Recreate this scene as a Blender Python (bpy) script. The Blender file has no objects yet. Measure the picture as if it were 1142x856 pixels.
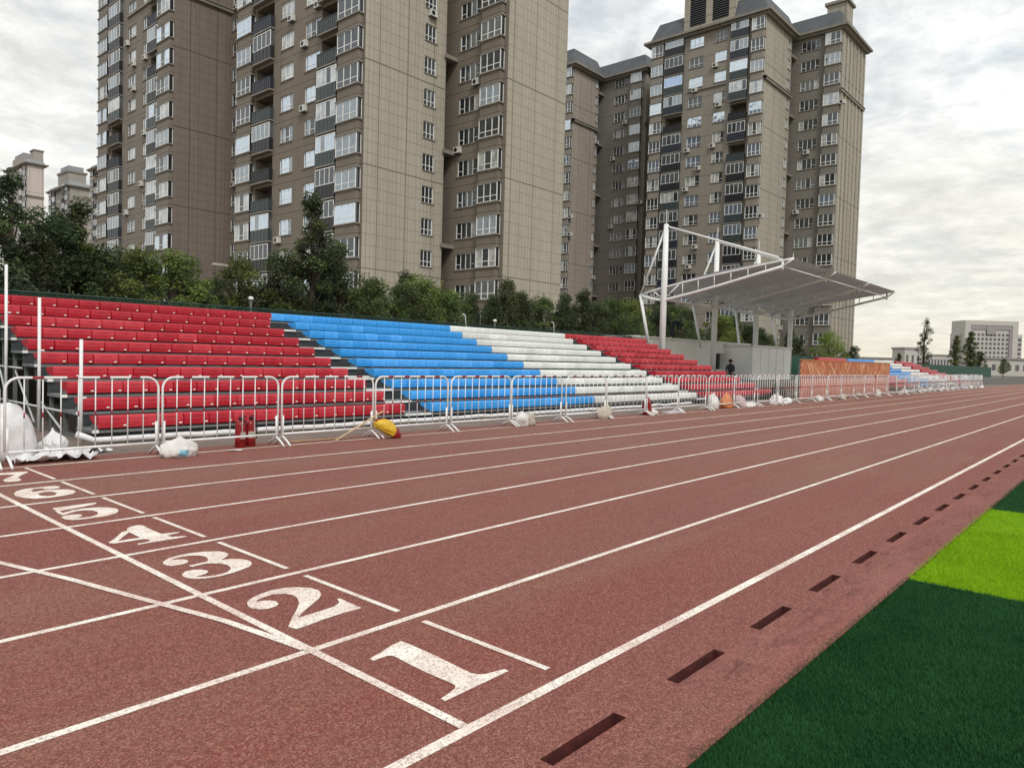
import bpy, bmesh, math, random
from mathutils import Vector, Matrix, noise
from mathutils.geometry import tessellate_polygon
R = random.Random(7)
scene = bpy.context.scene
col = scene.collection
# ------------------------------------------------------------ materials
def nmat(name):
    m = bpy.data.materials.new(name); m.use_nodes = True
    nt = m.node_tree; b = nt.nodes['Principled BSDF']
    return m, nt, b
def N(nt, t, **kw):
    n = nt.nodes.new(t)
    for k, v in kw.items():
        if k in n.inputs.keys() if hasattr(n.inputs, 'keys') else False: n.inputs[k].default_value = v
        else: setattr(n, k, v)
    return n
def c4(c): return (c[0], c[1], c[2], 1)
def mathn(nt, op, a, b=None, clamp=False):
    n = nt.nodes.new('ShaderNodeMath'); n.operation = op; n.use_clamp = clamp
    for i, v in enumerate((a, b)):
        if v is None: continue
        if isinstance(v, (int, float)): n.inputs[i].default_value = v
        else: nt.links.new(v, n.inputs[i])
    return n.outputs[0]
def mixc(nt, f, a, b):
    n = nt.nodes.new('ShaderNodeMix'); n.data_type = 'RGBA'
    for s, v in ((n.inputs[0], f), (n.inputs[6], a), (n.inputs[7], b)):
        if isinstance(v, (int, float)): s.default_value = v
        elif isinstance(v, tuple): s.default_value = c4(v)
        else: nt.links.new(v, s)
    return n.outputs[2]
def noise_n(nt, vec, scale, detail=4, rough=.55, dist=0):
    n = nt.nodes.new('ShaderNodeTexNoise'); n.inputs['Scale'].default_value = scale
    n.inputs['Detail'].default_value = detail; n.inputs['Roughness'].default_value = rough
    n.inputs['Distortion'].default_value = dist
    if vec is not None: nt.links.new(vec, n.inputs['Vector'])
    return n.outputs['Fac']
def ramp(nt, f, a, b):
    n = nt.nodes.new('ShaderNodeMapRange'); n.inputs[1].default_value = a; n.inputs[2].default_value = b
    nt.links.new(f, n.inputs[0]); return n.outputs[0]
def coords(nt, world=True):
    if world: return nt.nodes.new('ShaderNodeNewGeometry').outputs['Position']
    return nt.nodes.new('ShaderNodeTexCoord').outputs['Object']
def grain(nt, vec, scale):
    n = nt.nodes.new('ShaderNodeTexVoronoi'); n.inputs['Scale'].default_value = scale; nt.links.new(vec, n.inputs['Vector'])
    s_ = nt.nodes.new('ShaderNodeSeparateColor'); nt.links.new(n.outputs['Color'], s_.inputs[0]); return s_.outputs[0]
def mapping(nt, vec, scale):
    n = nt.nodes.new('ShaderNodeMapping'); nt.links.new(vec, n.inputs[0]); n.inputs['Scale'].default_value = scale
    return n.outputs[0]
def bump(nt, b, h, strength, dist=.01):
    n = nt.nodes.new('ShaderNodeBump'); n.inputs['Strength'].default_value = strength; n.inputs['Distance'].default_value = dist
    nt.links.new(h, n.inputs['Height']); nt.links.new(n.outputs[0], b.inputs['Normal'])
def mat(name, c, rough=.6, var=.15, scale=3., metal=0., bmp=0., bscale=40., spec=.4):
    """plain surface with soft dirt variation"""
    m, nt, b = nmat(name)
    P = coords(nt, False)
    f = noise_n(nt, P, scale, 5, .6)
    f = ramp(nt, f, .3, .7)
    d = tuple(x * (1 - var) for x in c); l = tuple(min(1, x * (1 + var)) for x in c)
    nt.links.new(mixc(nt, f, d, l), b.inputs['Base Color'])
    b.inputs['Roughness'].default_value = rough; b.inputs['Metallic'].default_value = metal
    b.inputs['Specular IOR Level'].default_value = spec
    if bmp: bump(nt, b, noise_n(nt, P, bscale, 3), bmp, .01)
    return m
M = {}
def wallmat(name, c, mode, var=.1):
    """tower cladding: small brick courses (mode brick) or tall stone panels with joints (mode panel)"""
    m, nt, b = nmat(name)
    P = coords(nt, True)
    s = nt.nodes.new('ShaderNodeSeparateXYZ'); nt.links.new(P, s.inputs[0])
    u = mathn(nt, 'ADD', s.outputs[0], s.outputs[1]); z = s.outputs[2]
    def line(v, period, w):
        f = mathn(nt, 'FRACT', mathn(nt, 'DIVIDE', v, period)); return mathn(nt, 'LESS_THAN', f, w / period)
    if mode == 'brick':
        L = mathn(nt, 'MULTIPLY', line(z, .29, .05), .35)
        L = mathn(nt, 'ADD', L, mathn(nt, 'MULTIPLY', line(z, 2.9, .10), .55), True)
    else:
        L = mathn(nt, 'MULTIPLY', mathn(nt, 'ADD', line(u, .46, .04), line(u, 1.07, .05), True), .5)
        L = mathn(nt, 'MAXIMUM', L, mathn(nt, 'MULTIPLY', line(u, 3.1, .075), .95))
        L = mathn(nt, 'MAXIMUM', L, mathn(nt, 'MULTIPLY', line(z, .97, .055), .62))
        L = mathn(nt, 'MAXIMUM', L, line(z, 8.7, .09))
    big = ramp(nt, noise_n(nt, mapping(nt, P, (1, 1, .25)), .35, 5, .6), .3, .7)
    # per panel tone
    cell = nt.nodes.new('ShaderNodeCombineXYZ')
    nt.links.new(mathn(nt, 'FLOOR', mathn(nt, 'DIVIDE', u, .62)), cell.inputs[0]); nt.links.new(mathn(nt, 'FLOOR', mathn(nt, 'DIVIDE', z, .97)), cell.inputs[1])
    wn = nt.nodes.new('ShaderNodeTexWhiteNoise'); nt.links.new(cell.outputs[0], wn.inputs['Vector'])
    f = mathn(nt, 'ADD', mathn(nt, 'MULTIPLY', big, .7), mathn(nt, 'MULTIPLY', wn.outputs[0], .3))
    base = mixc(nt, f, tuple(x * (1 - var) for x in c), tuple(x * (1 + var) for x in c))
    drip = ramp(nt, noise_n(nt, mapping(nt, P, (2.2, 2.2, .07)), 1.0, 5, .7), .52, .74)
    base = mixc(nt, mathn(nt, 'MULTIPLY', drip, .32), base, tuple(x * .55 for x in c))
    out = mixc(nt, L, base, tuple(x * .40 for x in c))
    nt.links.new(out, b.inputs['Base Color']); b.inputs['Roughness'].default_value = .75; b.inputs['Specular IOR Level'].default_value = .25
    return m
M['wallB'] = wallmat('brown_facade_tile', (0.198, 0.169, 0.137), 'brick')
M['sideB'] = wallmat('beige_stone_panel', (0.370, 0.337, 0.280), 'panel')
M['wallA'] = wallmat('dark_facade_tile', (0.210, 0.182, 0.154), 'brick')
M['sideA'] = wallmat('brown_stone_panel', (0.203, 0.166, 0.145), 'panel')
M['wallC'] = wallmat('grey_facade_tile', (0.266, 0.241, 0.206), 'brick')
M['sideC'] = wallmat('grey_stone_panel', (0.346, 0.318, 0.267), 'panel')
M['wingC'] = wallmat('dark_grey_facade_tile', (0.202, 0.187, 0.166), 'brick')
M['sideD'] = wallmat('dusky_stone_panel', (0.319, 0.274, 0.238), 'panel')
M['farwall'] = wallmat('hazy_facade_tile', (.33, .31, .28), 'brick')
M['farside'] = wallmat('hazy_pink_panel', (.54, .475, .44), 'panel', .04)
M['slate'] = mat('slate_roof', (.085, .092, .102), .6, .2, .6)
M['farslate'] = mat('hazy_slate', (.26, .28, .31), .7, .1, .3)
M['trim'] = mat('cornice_stone', (.22, .20, .175), .7, .15, .8)
M['void'] = mat('dark_interior', (.018, .018, .02), .8, .3)
M['innerwall'] = mat('balcony_inner_wall', (.10, .085, .07), .8, .3, 1)
M['wframe'] = mat('white_upvc_frame', (.80, .81, .80), .4, .06)
def glass(name, c, var=.3, refl=.12, rough=.05):
    m, nt, b = nmat(name); P = coords(nt)
    f = ramp(nt, noise_n(nt, P, .9, 3, .6), .35, .65)
    nt.links.new(mixc(nt, f, tuple(x * (1 - var) for x in c), tuple(min(1, x * (1 + var)) for x in c)), b.inputs['Base Color'])
    b.inputs['Roughness'].default_value = .3
    gl = nt.nodes.new('ShaderNodeBsdfGlossy'); gl.inputs['Roughness'].default_value = rough; gl.inputs[0].default_value = (.8, .9, 1, 1)
    bp = nt.nodes.new('ShaderNodeBump'); bp.inputs['Strength'].default_value = .25; bp.inputs['Distance'].default_value = .05
    nt.links.new(noise_n(nt, P, 1.3, 1), bp.inputs['Height']); nt.links.new(bp.outputs[0], gl.inputs['Normal'])
    mx = nt.nodes.new('ShaderNodeMixShader'); mx.inputs[0].default_value = refl
    nt.links.new(b.outputs[0], mx.inputs[1]); nt.links.new(gl.outputs[0], mx.inputs[2]); nt.links.new(mx.outputs[0], nt.nodes['Material Output'].inputs[0])
    return m
M['gdark'] = glass('dark_window_glass', (.022, .025, .03), .5, .07)
M['gmid'] = glass('grey_window_glass', (.06, .07, .08), .6, .28)
M['gsky'] = glass('sky_reflecting_glass', (.16, .24, .36), .3, .62)
M['gpale'] = glass('curtained_glass', (.40, .41, .40), .45, .18)
M['gblue'] = glass('blue_film_glass', (.18, .34, .72), .2, .3)
M['pgreen'] = mat('green_grey_balcony_panel', (.045, .06, .062), .4, .2)
M['pblack'] = mat('black_balcony_panel', (.02, .021, .024), .4, .2)
M['pblue'] = mat('navy_balcony_panel', (.026, .031, .046), .4, .2)
M['acwhite'] = mat('white_ac_casing', (.55, .55, .52), .5, .12)
M['red'] = mat('red_seat_plastic', (.45, .005, .022), .38, .12, 2.5, spec=.5)
M['blue'] = mat('blue_seat_plastic', (.020, .31, .78), .36, .10, 2.5, spec=.5)
M['white'] = mat('white_seat_plastic', (.70, .72, .70), .36, .08, 2.5, spec=.5)
M['tag'] = mat('white_seat_tag', (.75, .72, .68), .5, .1)
M['deck'] = mat('grey_deck', (.16, .17, .175), .6, .25, 2)
M['nose'] = mat('aluminium_nosing', (.74, .75, .74), .4, .15, 3)
M['riser'] = mat('dark_grey_riser', (.04, .046, .05), .6, .25, 2)
M['steel'] = mat('grey_painted_steel', (.12, .13, .13), .5, .25, 3)
M['galv'] = mat('galvanised_tube', (.50, .52, .53), .45, .12, 5)
M['bwhite'] = mat('white_barrier_paint', (.74, .745, .75), .4, .1, 6)
M['bred'] = mat('red_reflective_tape', (.30, .015, .03), .4, .2, 10)
M['canwhite'] = mat('white_canopy_steel', (.74, .75, .75), .4, .08, 2)
M['cream'] = mat('cream_podium_wall', (.78, .775, .74), .7, .07, .8)
M['lightwall'] = mat('pale_booth_panel', (.80, .82, .81), .6, .05, .8)
M['concrete'] = mat('concrete_strip', (.175, .135, .115), .85, .25, 1.3, bmp=.3, bscale=60)
M['trunk'] = mat('tree_bark', (.06, .045, .033), .9, .3, 6, bmp=.6, bscale=20)
M['plastic'] = mat('white_plastic_sheet', (.68, .67, .68), .35, .12, 6, bmp=.5, bscale=14)
M['sack'] = mat('white_woven_sack', (.60, .585, .57), .6, .16, 7, bmp=.4, bscale=30)
M['sacktan'] = mat('tan_woven_sack', (.42, .38, .32), .7, .2, 7, bmp=.4, bscale=30)
M['sackor'] = mat('orange_woven_sack', (.55, .19, .07), .7, .25, 7, bmp=.4, bscale=30)
M['yellow'] = mat('yellow_printed_sack', (.62, .40, .03), .5, .2, 7)
M['printblue'] = mat('blue_sack_print', (.22, .50, .62), .5, .25, 16)
M['black'] = mat('black_plastic', (.012, .012, .014), .45, .3)
M['exred'] = mat('extinguisher_red', (.22, .008, .010), .3, .15)
M['wood'] = mat('pale_wood', (.55, .42, .26), .7, .2, 8)
M['slotdark'] = mat('slot_wall', (.075, .014, .012), .9, .4, 20)
M['fencegreen'] = mat('green_fence_post', (.012, .04, .03), .5, .2)
M['brickred'] = mat('maroon_low_wall', (.075, .03, .035), .85, .25, 2)
def leafmat(name, c):
    m, nt, b = nmat(name)
    oi = nt.nodes.new('ShaderNodeObjectInfo'); P = coords(nt)
    f = ramp(nt, noise_n(nt, P, 1.1, 3), .35, .65)
    cc = mixc(nt, f, tuple(x * .7 for x in c), tuple(x * 1.35 for x in c))
    cc = mixc(nt, mathn(nt, 'MULTIPLY', oi.outputs['Random'], .45), cc, (c[0] * 1.5, c[1] * 1.05, c[2] * .7))
    nt.links.new(cc, b.inputs['Base Color']); b.inputs['Roughness'].default_value = .6; b.inputs['Specular IOR Level'].default_value = .2
    tr = nt.nodes.new('ShaderNodeBsdfTranslucent'); nt.links.new(cc, tr.inputs[0])
    mx = nt.nodes.new('ShaderNodeMixShader'); mx.inputs[0].default_value = .32
    nt.links.new(b.outputs[0], mx.inputs[1]); nt.links.new(tr.outputs[0], mx.inputs[2])
    nt.links.new(mx.outputs[0], nt.nodes['Material Output'].inputs[0])
    return m
for n_, c_ in dict(ld=(.042, .066, .034), lm=(.082, .122, .046), ll=(.15, .205, .058), lg=(.085, .107, .074), lb=(.18, .28, .06)).items(): M[n_] = leafmat('leaf_' + {'ld': 'dark', 'lm': 'mid', 'll': 'light', 'lg': 'greyish', 'lb': 'bright'}[n_], c_)
# fence mesh: fine see-through grid
m, nt, b = nmat('green_fence_mesh'); P = coords(nt)
b.inputs['Base Color'].default_value = (.006, .032, .022, 1)
tp = nt.nodes.new('ShaderNodeBsdfTransparent'); mx = nt.nodes.new('ShaderNodeMixShader'); mx.inputs[0].default_value = .62
nt.links.new(tp.outputs[0], mx.inputs[1]); nt.links.new(b.outputs[0], mx.inputs[2]); nt.links.new(mx.outputs[0], nt.nodes['Material Output'].inputs[0])
M['fence'] = m
M['fenceopaque'] = mat('green_shade_net', (.012, .062, .044), .7, .2, .8)
# track rubber
m, nt, b = nmat('red_track_rubber'); P = coords(nt)
big = ramp(nt, noise_n(nt, mapping(nt, P, (.35, .8, 1)), .8, 6, .65), .3, .7)
g1 = grain(nt, P, 175); g2 = grain(nt, P, 75)
fine = ramp(nt, mathn(nt, 'ADD', mathn(nt, 'MULTIPLY', g1, .6), mathn(nt, 'MULTIPLY', g2, .4)), .25, .8)
mid = ramp(nt, mathn(nt, 'ADD', mathn(nt, 'MULTIPLY', grain(nt, P, 140), .6), mathn(nt, 'MULTIPLY', noise_n(nt, P, 30, 3, .7), .4)), .60, .72)
mot = ramp(nt, noise_n(nt, P, 9, 5, .75), .36, .66)
c = mixc(nt, big, (.27, .068, .054), (.29, .096, .070))
stain = ramp(nt, noise_n(nt, mapping(nt, P, (.12, 1, 1)), .9, 6, .65, .6), .48, .66)
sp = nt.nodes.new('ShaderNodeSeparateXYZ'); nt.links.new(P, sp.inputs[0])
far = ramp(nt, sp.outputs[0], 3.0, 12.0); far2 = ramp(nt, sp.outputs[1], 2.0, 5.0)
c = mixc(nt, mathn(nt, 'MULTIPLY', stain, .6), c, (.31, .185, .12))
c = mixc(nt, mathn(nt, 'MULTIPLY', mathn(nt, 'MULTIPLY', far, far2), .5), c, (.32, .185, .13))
lane = mathn(nt, 'MULTIPLY', ramp(nt, noise_n(nt, mapping(nt, P, (.05, .82, 1)), 1.0, 1, .4), .4, .6), .22)
c = mixc(nt, lane, c, (.235, .135, .11))
wet = ramp(nt, noise_n(nt, mapping(nt, P, (.35, .5, 1)), 1.4, 6, .7, .8), .60, .70)
c = mixc(nt, mathn(nt, 'MULTIPLY', wet, .30), c, (.17, .055, .048))
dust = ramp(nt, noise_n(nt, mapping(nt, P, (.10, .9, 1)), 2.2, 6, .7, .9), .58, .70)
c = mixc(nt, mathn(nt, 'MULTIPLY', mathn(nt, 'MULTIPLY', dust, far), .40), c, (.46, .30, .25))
c = mixc(nt, mathn(nt, 'MULTIPLY', mot, .22), c, (.19, .05, .042))
c = mixc(nt, mathn(nt, 'MULTIPLY', fine, .70), c, (.085, .022, .019))
c = mixc(nt, mathn(nt, 'MULTIPLY', mid, .45), c, (.49, .255, .20))
nt.links.new(c, b.inputs['Base Color']); b.inputs['Roughness'].default_value = .85; b.inputs['Specular IOR Level'].default_value = .35
bump(nt, b, fine, .8, .006)
M['track'] = m
me_ = m.copy(); me_.name = 'worn_track_border'; nt2 = me_.node_tree; b2_ = nt2.nodes['Principled BSDF']; src_ = b2_.inputs['Base Color'].links[0].from_socket
P2 = coords(nt2); cr_ = ramp(nt2, noise_n(nt2, mapping(nt2, P2, (1.2, 3, 1)), 2.3, 7, .7, 1.2), .50, .68)
mxx = mixc(nt2, mathn(nt2, 'MULTIPLY', cr_, .55), src_, (.075, .022, .02)); 
pk_ = ramp(nt2, noise_n(nt2, mapping(nt2, P2, (.5, 3, 1)), 1.1, 4, .6), .5, .65)
mxx = mixc(nt2, mathn(nt2, 'MULTIPLY', pk_, .35), mxx, (.36, .135, .125)); nt2.links.new(mxx, b2_.inputs['Base Color'])
M['border'] = me_
m, nt, b = nmat('white_line_paint'); P = coords(nt)
f1 = mathn(nt, 'ADD', mathn(nt, 'MULTIPLY', grain(nt, P, 170), .55), mathn(nt, 'MULTIPLY', grain(nt, P, 80), .45)); wear = noise_n(nt, P, 3, 4, .6)
thr = mathn(nt, 'ADD', f1, mathn(nt, 'MULTIPLY', mathn(nt, 'SUBTRACT', wear, .5), .45))
f2 = ramp(nt, thr, .58, .74)
c = mixc(nt, ramp(nt, wear, .35, .65), (.86, .82, .74), (.76, .60, .53))
c = mixc(nt, mathn(nt, 'MULTIPLY', f2, .68), c, (.26, .19, .17))
nt.links.new(c, b.inputs['Base Color']); b.inputs['Roughness'].default_value = .8; bump(nt, b, f1, .4, .003)
M['line'] = m
# turf base
def turf(name, a, bb):
    m, nt, b = nmat(name); P = coords(nt)
    f = ramp(nt, noise_n(nt, mapping(nt, P, (1, 2.5, 1)), 35, 4, .7), .3, .7); g = ramp(nt, noise_n(nt, P, 2.2, 4), .3, .7)
    c = mixc(nt, mathn(nt, 'ADD', mathn(nt, 'MULTIPLY', f, .65), mathn(nt, 'MULTIPLY', g, .35)), a, bb)
    nt.links.new(c, b.inputs['Base Color']); b.inputs['Roughness'].default_value = .85; bump(nt, b, f, .8, .01); b.inputs['Specular IOR Level'].default_value = .06
    return m
M['turfd'] = turf('dark_turf', (.005, .030, .010), (.016, .072, .022))
M['turfl'] = turf('light_turf', (.12, .25, .004), (.23, .43, .010))
M['blade_d'] = turf('dark_turf_blade', (.006, .042, .012), (.042, .145, .045))
M['blade_l'] = turf('light_turf_blade', (.17, .33, .006), (.30, .54, .014))
M['ground'] = mat('far_ground', (.17, .14, .115), .9, .2, .15)
# orange hoarding
m, nt, b = nmat('orange_hoarding_sheet'); P = coords(nt)
f = ramp(nt, noise_n(nt, mapping(nt, P, (1.5, 1, 1.5)), 1.3, 6, .7, .6), .3, .7)
def streak(rot, sc, lo, hi):
    vr = nt.nodes.new('ShaderNodeVectorRotate'); vr.rotation_type = 'Y_AXIS'; nt.links.new(P, vr.inputs['Vector']); vr.inputs['Angle'].default_value = rot
    mp = nt.nodes.new('ShaderNodeMapping'); nt.links.new(vr.outputs[0], mp.inputs[0]); mp.inputs['Scale'].default_value = sc
    return ramp(nt, noise_n(nt, mp.outputs[0], 1.0, 3, .5), lo, hi)
e = mathn(nt, 'MAXIMUM', streak(.9, (7, 1, .7), .58, .62), streak(-.7, (6, 1, .6), .58, .62))
e = mathn(nt, 'MAXIMUM', e, streak(.2, (5, 1, .9), .60, .63))
c = mixc(nt, f, (.27, .065, .02), (.50, .155, .05)); c = mixc(nt, mathn(nt, 'MULTIPLY', e, .6), c, (.66, .42, .28))
s = nt.nodes.new('ShaderNodeSeparateXYZ'); nt.links.new(P, s.inputs[0])
low = mathn(nt, 'LESS_THAN', s.outputs[2], 1.0)
c = mixc(nt, mathn(nt, 'MULTIPLY', low, .6), c, (.46, .19, .17))
nt.links.new(c, b.inputs['Base Color']); b.inputs['Roughness'].default_value = .6
M['hoard'] = m
m, nt, b = nmat('canopy_membrane'); P = coords(nt)
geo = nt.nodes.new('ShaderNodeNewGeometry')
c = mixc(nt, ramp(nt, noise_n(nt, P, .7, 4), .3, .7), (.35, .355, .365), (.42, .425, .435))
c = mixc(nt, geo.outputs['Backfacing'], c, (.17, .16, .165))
nt.links.new(c, b.inputs['Base Color']); b.inputs['Roughness'].default_value = .55
tr = nt.nodes.new('ShaderNodeBsdfTranslucent'); nt.links.new(c, tr.inputs[0]); mx = nt.nodes.new('ShaderNodeMixShader'); mx.inputs[0].default_value = .13
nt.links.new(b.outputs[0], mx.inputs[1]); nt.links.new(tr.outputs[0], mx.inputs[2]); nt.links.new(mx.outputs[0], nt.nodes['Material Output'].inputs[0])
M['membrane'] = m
M['skin'] = mat('skin', (.32, .17, .11), .5, .1)
M['hair'] = mat('dark_hair', (.012, .010, .010), .5, .2)
M['cloth'] = mat('dark_grey_clothes', (.035, .04, .048), .8, .25, 10)
M['clothblack'] = mat('black_clothes', (.013, .015, .022), .8, .25, 10)
M['hall'] = mat('pale_office_wall', (.44, .425, .395), .8, .06, .1)
M['hallgrey'] = mat('office_grey_band', (.27, .255, .26), .8, .06, .1)
M['halldark'] = mat('office_window', (.10, .10, .115), .5, .2, .2)
M['redgreysheet'] = mat('pinkish_sheet', (.50, .40, .42), .6, .3, 3)

for k_ in ('red', 'blue', 'white'):       # each moulded seat weathers a little differently
    nt = M[k_].node_tree; b = nt.nodes['Principled BSDF']; s_ = b.inputs['Base Color'].links[0].from_socket
    oi = nt.nodes.new('ShaderNodeObjectInfo'); P = coords(nt)
    hs_ = nt.nodes.new('ShaderNodeHueSaturation'); nt.links.new(s_, hs_.inputs['Color'])
    nt.links.new(mathn(nt, 'ADD', mathn(nt, 'MULTIPLY', oi.outputs['Random'], .26), .86), hs_.inputs['Value'])
    nt.links.new(mathn(nt, 'SUBTRACT', 1.0, mathn(nt, 'MULTIPLY', oi.outputs['Random'], .05)), hs_.inputs['Saturation'])
    du = ramp(nt, noise_n(nt, P, 3.2, 6, .7), .48, .75)
    nt.links.new(mixc(nt, mathn(nt, 'MULTIPLY', du, .04), hs_.outputs[0], (.42, .38, .34)), b.inputs['Base Color'])
# ------------------------------------------------------------ mesh helpers
class MB:
    def __init__(s): s.v = []; s.f = []; s.m = []; s.mats = []; s.sm = []
    def mi(s, k):
        if k not in s.mats: s.mats.append(k)
        return s.mats.index(k)
    def face(s, pts, k, smooth=False):
        n = len(s.v); s.v += [tuple(p) for p in pts]; s.f.append(tuple(range(n, n + len(pts)))); s.m.append(s.mi(k)); s.sm.append(smooth)
    def box(s, a, b, k, faces=None):
        x0, y0, z0 = a; x1, y1, z1 = b; n = len(s.v)
        s.v += [(x0, y0, z0), (x1, y0, z0), (x1, y1, z0), (x0, y1, z0), (x0, y0, z1), (x1, y0, z1), (x1, y1, z1), (x0, y1, z1)]
        for q in ((0, 3, 2, 1), (4, 5, 6, 7), (0, 1, 5, 4), (1, 2, 6, 5), (2, 3, 7, 6), (3, 0, 4, 7)):
            s.f.append(tuple(n + i for i in q)); s.m.append(s.mi(k)); s.sm.append(False)
    def tube(s, pts, r, k, seg=8, closed=False, caps=True):
        pts = [Vector(p) for p in pts]; n0 = len(s.v); n = len(pts); up = None
        for i, p in enumerate(pts):
            if closed: t = pts[(i + 1) % n] - pts[i - 1]
            else: t = pts[min(i + 1, n - 1)] - pts[max(i - 1, 0)]
            t.normalize()
            if up is None: up = Vector((0, 0, 1)) if abs(t.z) < .9 else Vector((1, 0, 0))
            a = t.cross(up); 
            if a.length < 1e-4: a = t.orthogonal()
            a.normalize(); b = a.cross(t); up = b
            rr = r[i] if isinstance(r, (list, tuple)) else r
            for j in range(seg):
                w = 2 * math.pi * j / seg; s.v.append(tuple(p + a * (math.cos(w) * rr) + b * (math.sin(w) * rr)))
        for i in range(n if closed else n - 1):
            for j in range(seg):
                a0 = n0 + i * seg; b0 = n0 + ((i + 1) % n) * seg; j2 = (j + 1) % seg
                s.f.append((a0 + j, a0 + j2, b0 + j2, b0 + j)); s.m.append(s.mi(k)); s.sm.append(True)
        if caps and not closed:
            s.f.append(tuple(n0 + j for j in range(seg))[::-1]); s.m.append(s.mi(k)); s.sm.append(False)
            s.f.append(tuple(n0 + (n - 1) * seg + j for j in range(seg))); s.m.append(s.mi(k)); s.sm.append(False)
    def build(s, name, parent=None, loc=None):
        me = bpy.data.meshes.new(name); me.from_pydata(s.v, [], s.f); me.polygons.foreach_set('material_index', s.m)
        me.polygons.foreach_set('use_smooth', s.sm)
        for k in s.mats: me.materials.append(M[k])
        me.update(); return link(name, me, parent, loc)
def link(name, me, parent=None, loc=None):
    o = bpy.data.objects.new(name, me); col.objects.link(o)
    if parent: o.parent = parent
    if loc: o.location = loc
    return o
def tag(o, label=None, cat=None, group=None, kind=None):
    for k, v in (('label', label), ('category', cat), ('group', group), ('kind', kind)):
        if v: o[k] = v
    return o
def empty(name, loc=(0, 0, 0), label=None, cat=None, group=None, rz=0):
    o = bpy.data.objects.new(name, None); col.objects.link(o); o.location = loc; o.rotation_euler.z = rz
    o.empty_display_size = .2
    return tag(o, label, cat, group)
def dup(root):
    c = root.copy(); col.objects.link(c)
    for ch in list(root.children):
        d = ch.copy(); col.objects.link(d); d.parent = c
        for g in list(ch.children):
            e = g.copy(); col.objects.link(e); e.parent = d
    return c

# ------------------------------------------------------------ camera (phone lens, eye height)
cam = bpy.data.cameras.new('camera'); co = bpy.data.objects.new('camera', cam); col.objects.link(co)
cam.sensor_fit = 'HORIZONTAL'; cam.sensor_width = 36; cam.lens = 812.66 / 1142 * 36; cam.clip_end = 4000; cam.clip_start = .05
rt = Vector((.65790614, -.75259044, .02769726)); up = Vector((.0097296, .0452686, .99892747)); fw = Vector((.75303708, .65693104, -.03710489))
co.matrix_world = Matrix(((rt.x, up.x, -fw.x, 0), (rt.y, up.y, -fw.y, 0), (rt.z, up.z, -fw.z, 1.58), (0, 0, 0, 1)))
scene.camera = co
# ------------------------------------------------------------ sky and sun
SUN_EL, SUN_AZ = math.radians(44), math.radians(-118)     # azimuth measured from +X towards +Y
w = bpy.data.worlds.new('World'); scene.world = w; w.use_nodes = True; nt = w.node_tree
bg = nt.nodes['Background']; bg.inputs[1].default_value = .1
sky = nt.nodes.new('ShaderNodeTexSky'); sky.sky_type = 'NISHITA'; sky.sun_disc = False
sky.sun_elevation = SUN_EL; sky.sun_rotation = math.radians(90) - SUN_AZ
D = nt.nodes.new('ShaderNodeTexCoord').outputs['Generated']
s = nt.nodes.new('ShaderNodeSeparateXYZ'); nt.links.new(D, s.inputs[0])
zc = mathn(nt, 'MAXIMUM', s.outputs[2], 0.0); dz = mathn(nt, 'ADD', zc, .16)
cb = nt.nodes.new('ShaderNodeCombineXYZ')
nt.links.new(mathn(nt, 'DIVIDE', s.outputs[0], dz), cb.inputs[0]); nt.links.new(mathn(nt, 'DIVIDE', s.outputs[1], dz), cb.inputs[1])
Q = cb.outputs[0]
big = ramp(nt, noise_n(nt, mapping(nt, Q, (.8, 1.15, 1)), .95, 5, .55, .5), .36, .64)
rip = ramp(nt, noise_n(nt, mapping(nt, Q, (1.15, .95, 1)), 5.2, 7, .62, .35), .36, .62)
rip2 = ramp(nt, noise_n(nt, mapping(nt, Q, (1.0, 1.1, 1)), 11.5, 4, .6, .2), .34, .66)
cl = mathn(nt, 'ADD', mathn(nt, 'MULTIPLY', big, .40), mathn(nt, 'ADD', mathn(nt, 'MULTIPLY', rip, .40), mathn(nt, 'MULTIPLY', rip2, .20)), True)
c = mixc(nt, cl, (5.4, 5.8, 6.2), (12.6, 12.7, 12.5))
tint = ramp(nt, noise_n(nt, Q, .55, 2, .5), .42, .62)
c = mixc(nt, mathn(nt, 'MULTIPLY', tint, .35), c, (10.4, 10.0, 8.8))
gap = ramp(nt, noise_n(nt, mapping(nt, Q, (1.2, 1, 1)), 2.3, 5, .6, .4), .55, .70)
c = mixc(nt, mathn(nt, 'MULTIPLY', gap, .55), c, (6.6, 7.6, 8.4))
c = mixc(nt, mathn(nt, 'MULTIPLY', gap, .2), c, sky.outputs[0])
# warm, hazy band low in the sky
hz = mathn(nt, 'POWER', mathn(nt, 'SUBTRACT', 1.0, mathn(nt, 'MINIMUM', zc, 1.0)), 7.0)
warm = mathn(nt, 'MULTIPLY', hz, .82)
c = mixc(nt, warm, c, (8.9, 8.1, 6.2))
nt.links.new(c, bg.inputs[0])
sl = bpy.data.lights.new('sun', 'SUN'); sl.energy = 1.9; sl.angle = math.radians(14); sl.color = (1, .965, .90)
so = bpy.data.objects.new('sun', sl); col.objects.link(so)
sd = Vector((math.cos(SUN_EL) * math.cos(SUN_AZ), math.cos(SUN_EL) * math.sin(SUN_AZ), math.sin(SUN_EL)))
so.rotation_euler = sd.to_track_quat('Z', 'Y').to_euler()
scene.view_settings.view_transform = 'Standard'; scene.view_settings.look = 'None'; scene.view_settings.exposure = 0
try: scene.cycles.max_bounces = 6; scene.cycles.transparent_max_bounces = 12
except Exception: pass

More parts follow.
